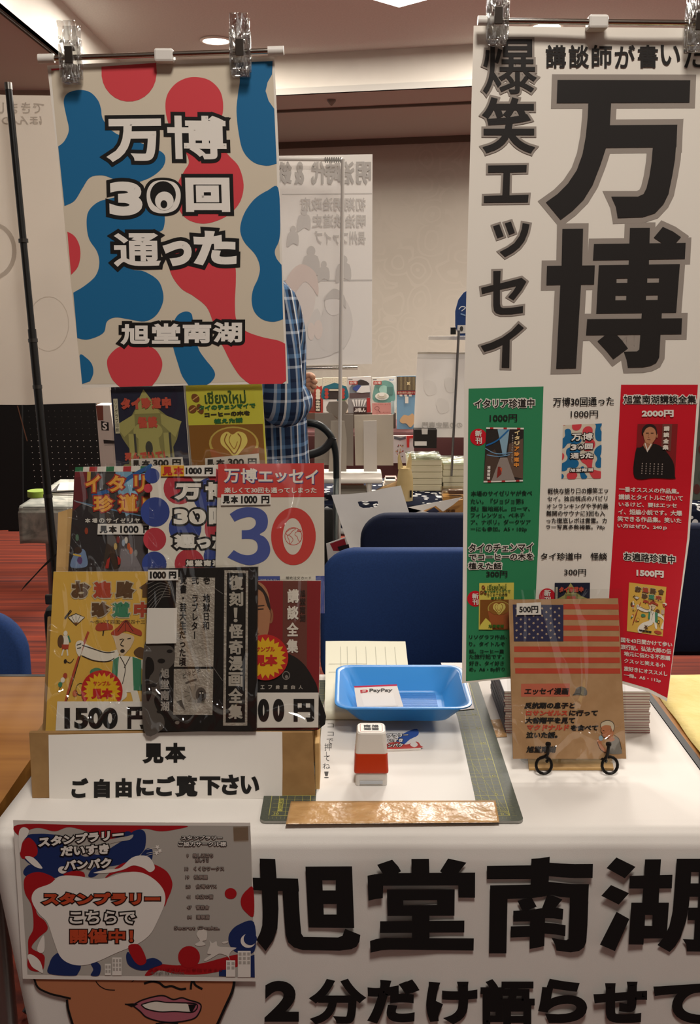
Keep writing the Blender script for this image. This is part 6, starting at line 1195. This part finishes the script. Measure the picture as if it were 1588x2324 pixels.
# beige tote and kraft bag
bagm = noisy('beige_paper_bag', '#b39c6c', '#c2ac7c', (12, 12, 12), .85, 4)
bg_ = thing('paper_bag', (PY(917, 1130, 3.06).x, 3.06, .7), 'crumpled beige bag with open top standing on the flowered cloth', 'bag')
bx = PY(917, 1130, 3.06).x; k7 = .2519*3.2/2250
mb = MB(); mb.loft([[Vector((bx+px*k7*sc, 3.06+py*.05, z)) for px, py in ((-70,-.4),(-30,-.55),(40,-.5),(75,-.3),(72,.4),(10,.6),(-60,.5))] for z, sc in ((.701, .95), (.74, 1.0), (.775, .95), (.795, .8), (.805, .62))], cap=True); mb.build('bag_body', bagm, bg_, True)
for s in (-1, 1): MB().prism([(bx+s*10*k7, 3.05, .80), (bx+s*58*k7, 3.05, .80), (bx+s*60*k7, 3.06, .835), (bx+s*48*k7, 3.06, .852), (bx+s*30*k7, 3.055, .83)], (0, .012, 0)).build('handle_flap', bagm, bg_)
MB().box((bx+52*k7, 3.034, .725), (.006, .002, .022)).build('side_tag', M('#1c1916', .6), bg_)
mb = MB(); q_ = PY(868, 1105, 3.08); mb.loft([[Vector((q_.x+dx, 3.08+dy, .701+dz*h)) for dx, dy, dz in ((-.03,-.03,.3),(.0,-.035,.8),(.045,-.03,1.2),(.05,.03,1.3),(.0,.035,.8),(-.03,.03,.4))] for h in (0, .025, .04)]); tag(mb.build('kraft_bag', noisy('kraft_bag_paper', '#8f6f42', '#a4814f', (20, 20, 20), .8, 4)), 'folded brown paper bag lying left of the beige bag', 'bag')
# clear case
mb = MB(); c0 = PY(1030, 1107, 3.06); mb.box((c0.x+.01, 3.06, .7205), (.10, .06, .038), bevel=.003); cc_ = mb.build('clear_case', film('case_plastic', .05, 20, .2, .1, (.86, .84, .78))); tag(cc_, 'small clear plastic case with amber contents on the flowered cloth', 'case')
MB().box((c0.x+.01, 3.06, .709), (.092, .05, .014)).build('amber_contents', M('#b98a4a', .5), cc_); MB().box((c0.x+.005, 3.055, .729), (.05, .03, .014), bevel=.003).build('brown_contents', M('#6b4a24', .5), cc_)
# pale banner with bar and pole, black box, blue fan
def a_pale(q): q.fill([(1165,40),(1520,44),(1520,0),(1170,-5)], '#d8d3cb', 1); q.fill([(1166,8),(1520,10),(1520,0),(1168,-2)], '#b5aa98', 2); q.text('のの屋史専門', 1200, 500, 1490, 545, '#bdb7af', 2, b=1, mir=True); [q.blob([(x,y),(x+60,y+20),(x+70,y+90),(x+10,y+110),(x-20,y+50)], '#dfd9d1', 1, 3) for x, y in ((1230,200),(1380,180),(1320,330))]
slab('pale_banner', 3.3, T5, [(1165,-125+125),(1525,-2),(1525,612),(1135,610)], M('#e6e0d8', .7, name='pale_banner_paper'), .001, 'pale banner with a white top bar, seen from behind left of the tricolour flyer', 'banner', a_pale)
pb = thing('banner_stand', (PY(1024, 1095, 3.18).x, 3.18, .7), 'thin grey pole of the pale banner beside the tricolour flyer', 'banner stand'); MB().tube([PY(1041, 750, 3.18), PY(1024, 1080, 3.18)], .004, 8).build('pole', steel_m, pb, True); MB().box(PY(1041, 767, 3.285), (.20, .012, .012)).build('top_bar', wpl, pb); MB().lathe([(.03,0),(.03,.005),(.006,.012)], (PY(1024, 1090, 3.18).x, 3.18, .7008), 16).build('base', steel_m, pb)
def a_fan(q): q.T = Tm(1, 0, 0); q.stroke([(1041,702),(1047,696),(1056,698),(1047,706)], 2, '#d5d8dc', 2); q.stroke([(1045,712),(1056,716)], 3, '#7f9cc0', 2, 0); q.fill([(1038,738),(1058,738),(1058,756),(1037,757)], '#d0cbc4', 2); q.ell(1047, 746, 4, 6, '#3c3a38', 3, 10)
slab('round_fan', 3.24, Tm(1, 0, 0), [(1040,762),(1033,740),(1033,706),(1040,680),(1052,664),(1070,655),(1095,664),(1110,690),(1115,720),(1108,745),(1092,762)], '#1e3a6d', .006, 'dark blue round object with white marks half hidden behind the tall banner', 'fan', a_fan)
mb = MB(); mb.box(PY(1028, 751, 3.22), (.016, .02, .022)); tag(mb.build('black_clamp', black_f), 'tiny black clamp above the pale banner', 'clamp')
def a_bb(q): q.fill([(1195,548),(1240,548),(1238,590),(1198,590)], '#c9c4bd', 1); q.fill([(1145,640),(1232,640),(1232,672),(1145,672)], '#d8d4ce', 1)
slab('black_box', 3.24, T5, [(1142,556),(1306,558),(1303,690),(1140,688)], '#211c19', .05, 'black box with a white sticker under the pale banner', 'box', a_bb)

# black chair with hooped arm, shopping bag, papers
hc = thing('armchair', (-.19, 2.80, 0), 'black chair with a curved tube arm behind the blue chair', 'chair'); tube_b = M('#171a19', .35, .2, name='black_tube'); YH = 2.78
h = [PY(x, y, YH) for x, y in ((672,962), (700,960), (724,965), (745,983), (757,1008), (762,1040), (763,1085))]
MB().tube(h, [.011, .011, .011, .0105, .010, .009, .009], 10, smooth_n=4).build('arm_hoop', tube_b, hc, True)
MB().tube([PY(x, y, YH) for x, y in ((680,1034), (705,1031), (730,1022), (746,1008), (755,992))], .012, 10, smooth_n=4).build('arm_pad', M('#1d1c1b', .6, name='arm_rubber'), hc, True)
MB().tube([PY(763, 1080, YH), PY(761, 1214, YH), (PY(761, 1214, YH).x, YH, .0)], .0085, 12).build('arm_post', M('#6c7371', .3, .7, name='grey_metal'), hc, True)
MB().box((-.19, 2.80, .435), (.34, .30, .05), bevel=.015).build('seat', black_f, hc, True)
MB().box((-.20, 2.945, .60), (.30, .025, .2), bevel=.01).build('backrest', black_f, hc, True)
for x in (-.33, -.05):
    for y in (2.68, 2.92): MB().tube([(x, y, .0), (x, y, .415)], .010, 10).build('leg', tube_b, hc, True)
wb = thing('shopping_bag', (.04, 2.66, .46), 'white plastic shopping bag with a hand hole, on the shade-darkened chair', 'bag'); bagw = noisy('white_bag_film', '#e2ddd6', '#e9e4dd', (8, 8, 8), .45, 3, bump=.15, bscale=14)
outl = [(285,410),(440,402),(600,388),(760,350),(910,325),(945,440),(990,585),(1010,1200),(560,1280),(440,880),(350,600)]
hole = [(522,472),(560,466),(640,468),(700,466),(708,495),(690,520),(640,524),(570,528),(535,510)]
for nm, Y, dz in (('front_panel', 2.665, 0), ('back_panel', 2.735, 0)):
    q = Sheet(Plane((0, Y, .5), lean=4)); q.T = T7; q.fill(outl, bagw, 0, [hole]); q.build(nm, wb)
def side(a, b, nm):
    p0, p1 = [Plane((0, 2.665, .5), lean=4).at(*T7(q)) for q in (a, b)]; p2, p3 = [Plane((0, 2.735, .5), lean=4).at(*T7(q)) for q in (b, a)]
    link(nm, [p0, p1, p2, p3], [[0, 1, 2, 3]], bagw, None, wb)
for i in range(7, 11): side(outl[i], outl[(i+1) % 11], 'side_gusset')
side(outl[4], outl[5], 'side_gusset'); side(outl[5], outl[6], 'side_gusset'); side(outl[6], outl[7], 'side_gusset')
slab('white_paper_flap', 2.80, T7, [(975,522),(1200,480),(1465,430),(1380,500),(1290,560),(1225,508),(1120,548),(990,582),(985,900),(1400,900),(1290,600)], '#ddd7cf', .0008, 'bent white paper sticking up right of the shopping bag', 'paper')
def a_kr(q): q.fill([(1120,570),(1210,520),(1260,560),(1200,580)], '#2a2f48', 1); q.text('図書', 1320, 540, 1400, 575, '#5e3d1c', 2, b=1)
slab('kraft_envelope', 2.84, T7, [(1080,575),(1230,505),(1470,450),(1480,900),(1080,900)], '#a87a44', .01, 'brown printed envelope behind the white paper near the flyer', 'envelope', a_kr)
def a_rc(q): q.fill([(535,1378),(640,1340),(665,1430),(560,1430)], '#8b1f28', 1); q.fill([(590,1400),(670,1380),(680,1430),(600,1430)], '#1d1717', 2)
slab('red_card', 2.62, T5, [(508,1378),(648,1330),(700,1480),(660,1905),(560,1905)], '#d0cac2', .002, 'white framed red and black card beside the blue chair back', 'card', a_rc, z=.6)

# ------------------------------------------------------------------ far row of booths facing us
table('folding_table', -.9, 2.2, 4.62, 5.1, .697, 'far table with book displays in front of the wall', (-.8, .5, 2.1), ends=False)
draped('far_tablecloth', -.91, 2.22, 4.62, 5.1, .7, .5, M('#4a2a28', .9, name='maroon_cloth'), 'dark red tablecloth on the far table of book displays')
mb = MB(); xa_, xb_ = PY(640, 930, 4.76).x, PY(898, 930, 4.76).x; mb.box(((xa_+xb_)/2, 4.80, .7375), (xb_-xa_, .10, .073)); tag(mb.build('riser_box', M('#5b4a3e', .8)), 'low riser box under the far row of book covers', 'box')
def cover(name, pts, mat, label, art, Y=4.76, th=.008, group='book covers on the far table'): return slab(name, Y, T6, pts, mat, th, label, 'book', art, group=group, z=.77, eps=.0012)
RDb, TE, CR, DKc = '#b04236', '#2c6a78', '#d8d0b8', '#3c3430'
def dotty(q, x0, x1, y0, y1, c='#a8a28e'): [q.rect(x, y, x+5, y+9, c, 2) for k, x in enumerate(np.arange(x0, x1, 28)) for y in np.arange(y0+(k % 2)*14, y1, 32)]
def a1(q): dotty(q, 60, 280, 225, 285); q.blob([(40,330),(110,290),(190,295),(250,330),(288,340),(292,700),(20,700)], RDb, 1, 4); q.fill([(60,350),(190,350),(190,640),(60,640)], '#7b3a34', 2); [q.ell(235, 385+42*k, 30, 30, CR, 3) or q.ell(235, 385+42*k, 15, 14, '#8c7a5c', 4) for k in range(3)]; q.fill([(200,490),(270,490),(270,650),(200,650)], '#241d1b', 3); [q.text(c, 205, 500+36*k, 262, 532+36*k, CR, 5, b=2) for k, c in enumerate('台湾鉄道')]
def a2(q): dotty(q, 305, 600, 222, 275); q.blob([(300,340),(350,310),(420,285),(450,278),(500,290),(560,312),(606,340),(606,490),(298,490)], TE, 1, 4); q.fill([(375,355),(530,350),(530,490),(375,490)], DKc, 2); q.rect(380, 360, 525, 380, CR, 3); [q.ell(x, 370+45*k, 26, 24, RDb, 4) for x in (345, 555) for k in range(3)]; q.fill([(300,490),(480,490),(480,660),(300,660)], '#d8d4cb', 2); q.rect(515, 488, 585, 505, '#4d7c4a', 3)
def a3(q): q.fill([(640,480),(640,340),(700,270),(780,232),(860,255),(905,320),(912,480)], '#7e8488', 1); q.blob([(740,260),(800,238),(870,265),(890,300),(760,300)], DKc, 2, 3); q.fill([(730,400),(735,350),(790,315),(900,310),(905,395),(800,408)], '#d5d2cb', 3); q.fill([(690,330),(760,300),(790,318),(735,390),(680,360)], '#3f4f8c', 3); q.fill([(640,410),(900,405),(900,470),(640,480)], '#5e4a48', 2); q.rect(635, 252, 742, 298, RDb, 4); q.text('台湾', 645, 258, 732, 292, '#d9cfc4', 6, b=1); q.rect(625, 228, 680, 236, DKc, 2)
def a4(q): q.blob([(955,515),(955,350),(985,290),(1060,250),(1130,250),(1195,290),(1212,350),(1210,515)], '#6f9b8e', 1, 4); q.ell(1080, 365, 60, 55, '#9cc4b4', 2); q.fill([(1120,330),(1200,330),(1200,430),(1120,430)], '#5b7f74', 2); q.ell(1058, 450, 88, 50, '#ddd9cc', 3); q.ell(1058, 445, 62, 32, '#c9c4ae', 4); q.ell(1055, 430, 36, 22, '#e0dccf', 5); q.rect(948, 255, 1052, 300, RDb, 4); q.text('台湾', 958, 262, 1042, 294, '#d9cfc4', 6, b=1); q.rect(940, 232, 990, 240, DKc, 2); q.text('たび', 1150, 225, 1210, 248, '#4a78b0', 3, b=1)
def a5(q): q.rect(1250, 195, 1490, 375, '#4f4436', 1); [q.rect(x, 200, x+5, 370, '#a8966e', 2) for x in range(1275, 1480, 17)]; q.burst(1398, 285, 34, 14, 4, '#cbb98c', 3); q.fill([(1250,380),(1490,378),(1490,432),(1250,428)], '#83282a', 2); q.text('台湾の夜市と廟めぐり', 1262, 388, 1480, 418, '#c9b49a', 4, b=.5); [q.rect(1285+60*k, 428, 1320+60*k, 452, '#d3cdbf', 3) for k in range(3)]; q.rect(1355, 455, 1398, 540, '#d3cdbf', 3); q.blob([(1285,760),(1340,690),(1400,700),(1450,670),(1478,720),(1470,800),(1420,850),(1370,800),(1320,800)], '#bf9c72', 3, 3)
cover('book_cover', [(30,222),(290,218),(296,660),(30,660)], CR, 'cover with a red arch and lanterns beside the checked shirt', a1)
cover('book_cover', [(296,212),(604,210),(608,662),(300,662)], CR, 'cover with a teal arch and two rows of red lanterns', a2)
cover('book_cover', [(618,206),(918,194),(922,662),(622,662)], '#cfcac3', 'cover with a train under an arch and a red title patch', a3)
cover('book_cover', [(930,212),(1235,196),(1245,585),(1215,662),(940,662)], '#ddd8cb', 'cover with a white plate of food on green', a4)
cover('book_cover', [(1248,194),(1495,190),(1470,872),(1250,872)], '#6f95ad', 'tall pale blue cover with a dark striped upper part', a5, Y=4.72)
def a6(q): [q.fill([(668+42*k,492),(700+42*k,490),(712+28*k,580),(700+28*k,580)], '#d8d4cd', 1) for k in range(5)]; q.rect(692, 590, 860, 660, '#3a2320', 1); q.text('ぶ私ん', 700, 600, 850, 655, '#d8cfc4', 3, b=3); q.fill([(860,470),(905,470),(912,655),(862,658)], '#a53230', 1)
cover('booklet', [(616,486),(905,468),(915,662),(622,668)], '#8d8986', 'grey booklet with white ribs and a red strip in front of the train cover', a6, 4.735, .004, None)
def a7(q): q.ring(995, 605, 28, 24, 5, '#7b4a42', 1); q.stroke([(1010,630),(1035,655)], 8, '#7b4a42', 1, 0); q.text('おすすめの一冊です', 960, 545, 1160, 562, '#a05a50', 1); q.text('ここだけ！', 985, 650, 1160, 668, '#8a4038', 1)
cover('pink_card', [(930,538),(1172,533),(1176,686),(932,688)], '#c58a80', 'small pink hand drawn card in front of the plate of food cover', a7, 4.73, .002, None)
cover('pale_slip', [(1176,512),(1214,510),(1218,680),(1180,682)], '#b9cdca', 'narrow pale green slip right of the pink card', lambda q: None, 4.735, .002, None)
def a8(q): q.fill([(1215,965),(1300,985),(1365,965),(1365,1000),(1290,1020),(1215,1000)], '#55575c', 1); [q.ell(1240+random.uniform(0,90), 1110+random.uniform(-40,150), 9, 9, random.choice(['#8d2f2a','#b59a6a','#5d4a3a','#d0c9bb']), 2, 8) for _ in range(26)]
slab('dotted_card', 4.55, T6, [(1205,955),(1470,955),(1470,1310),(1205,1310)], '#bdb8b4', .01, 'grey panel with coloured dots below the tall pale blue cover', 'display', a8)
slab('red_stand', 4.53, T6, [(1375,960),(1475,955),(1475,990),(1412,995),(1410,1110),(1380,1110)], '#b5302a', .01, 'bright red bracket below the tall pale blue cover', 'stand')

# ------------------------------------------------------------------ left side: neighbour's banner, black pole, pegboard
nb_m = thin_paper('thin_white_paper', '#e0d9d0', .5)
def a_nb(q):
    q.T = Tm(1, 0, 0); c1 = thin_paper('faint_print', '#d3cbc1', .5)
    q.text('できました', -40, 232, 100, 258, c1, 1, b=.6, mir=True); q.text('ほんの市', -30, 262, 95, 284, c1, 1, b=.6, mir=True); q.ring(-15, 570, 48, 60, 10, c1, 1); q.ring(110, 735, 46, 62, 1.5, c1, 1)
slab('hanging_banner', 1.98, Tm(1, 0, 0), [(-60,212),(35,216),(120,217),(235,222),(245,560),(257,914),(150,916),(60,919),(-60,918)], nb_m, .0008, 'wide blank white banner seen from behind at the left picture edge', 'banner', a_nb)
bp_ = thing('pole_stand', tuple(PY(128, 1300, 1.86)), 'tall black pole leaning slightly in front of the blank white banner', 'stand')
p0, p1 = PY(19, 196, 1.90), PY(122, 1262, 1.84); d_ = (p1-p0).normalized(); p2 = p1+d_*(p1.z/-d_.z)
MB().tube([p0, p0+(p1-p0)*.5], .0062, 12).build('upper_pole', M('#131211', .4, name='black_pole'), bp_, True); MB().tube([p0+(p1-p0)*.5, p2], .0075, 12).build('lower_pole', M('#131211', .4, name='black_pole'), bp_, True)
MB().tube([p0-d_*.006, p0+d_*.006], .0068, 12).build('silver_tip', steel_m, bp_, True)
for f in (.31, .52, .62, .86): MB().tube([p0+(p1-p0)*f, p0+(p1-p0)*(f+.008)], .0088, 12).build('joint_ring', M('#3b3937', .3, .5), bp_, True)
for a in (0, 2.1, 4.2): MB().tube([p2+Vector((0, 0, .12)), p2+Vector((.18*math.cos(a), .18*math.sin(a), .01))], .007, 8).build('foot', M('#131211', .4, name='black_pole'), bp_, True)
s_ = [PY(x, y, 1.80) for x, y in ((130,1258), (108,1276), (88,1296), (68,1318), (52,1334))]; mb = MB()
mb.loft([[v+Vector((-.006, 0, -.008)), v+Vector((.006, 0, .008)), v+Vector((.006, .003, .008)), v+Vector((-.006, .003, -.008))] for v in cr3(s_, 4)]); mb.build('strap', M('#151412', .7), bp_)
bgk = thing('black_bag', (PY(135, 1420, 1.86).x, 1.86, .3), 'black bag hanging by the black pole behind the cardboard stand', 'bag'); q_ = PY(140, 1400, 1.86); mb = MB(); mb.box((q_.x+.03, 1.86, .60), (.11, .1, .30), bevel=.02); mb.build('bag_body', M('#0f0e0d', .7, name='black_nylon'), bgk, True); mb = MB(); mb.box((q_.x-.004, 1.81, .768), (.02, .008, .02), bevel=.003); mb.build('buckle', M('#3a3835', .3, .4), bgk)
def a_peg(q):
    for j in range(13):
        for i in range(12): q.ell(205+47*i-3*j+2*(i % 2)+j*7, 262+43*j, 2.4 if j < 5 else 3.4, 2.4 if j < 5 else 3.4, '#6e6a64' if j < 5 else '#c9c4bb', 1, 8)
pg = M('#11100f', .8, name='black_board')
slab('pegboard', 4.6, T8, [(60,-420),(560,-420),(690,225),(800,800),(640,1130),(60,1130)], pg, .02, 'black pegboard with rows of white holes below the blank white banner', 'pegboard', a_peg)
def a_bl(q): q.fill([(122,225),(130,225),(200,480),(192,480)], '#6b4a38', 1)
slab('black_screen', 4.5, T8, [(-300,-420),(150,-420),(165,1120),(-300,1130)], pg, .02, 'plain black screen at the far left below the blank white banner', 'screen', a_bl)
def a_S(q): q.fill([(728,335),(782,345),(785,405),(732,402)], '#1b1917', 1); q.text('S', 738, 345, 772, 398, '#d6d1c9', 3, b=2); q.fill([(690,222),(742,222),(745,330),(705,330)], '#6a3a2e', 1); q.fill([(745,470),(840,478),(842,500),(748,498)], '#24211f', 1); q.fill([(752,505),(850,500),(850,510),(752,512)], '#8e8780', 1)
slab('white_box', 4.3, T8, [(690,222),(790,222),(860,660),(900,1588),(800,1588)], '#b8b0a6', .1, 'pale box with a black letter patch right of the pegboard', 'box', a_S)
# right picture edge
def a_r(q): q.T = Tm(1, 0, 0); [q.ell(1578+random.uniform(0,30), 900+30*k, 8, 12, random.choice(['#5a2f2a','#b9b09c','#4d574c','#2d2420']), 1, 9) for k in range(8)]
slab('patterned_bag', 3.06, Tm(1, 0, 0), [(1574,880),(1660,880),(1660,1136),(1568,1136),(1566,1000)], '#555a50', .06, 'grey green patterned bag at the right picture edge', 'bag', a_r)
bpy.data.objects.remove(_to); bpy.data.curves.remove(_tc)
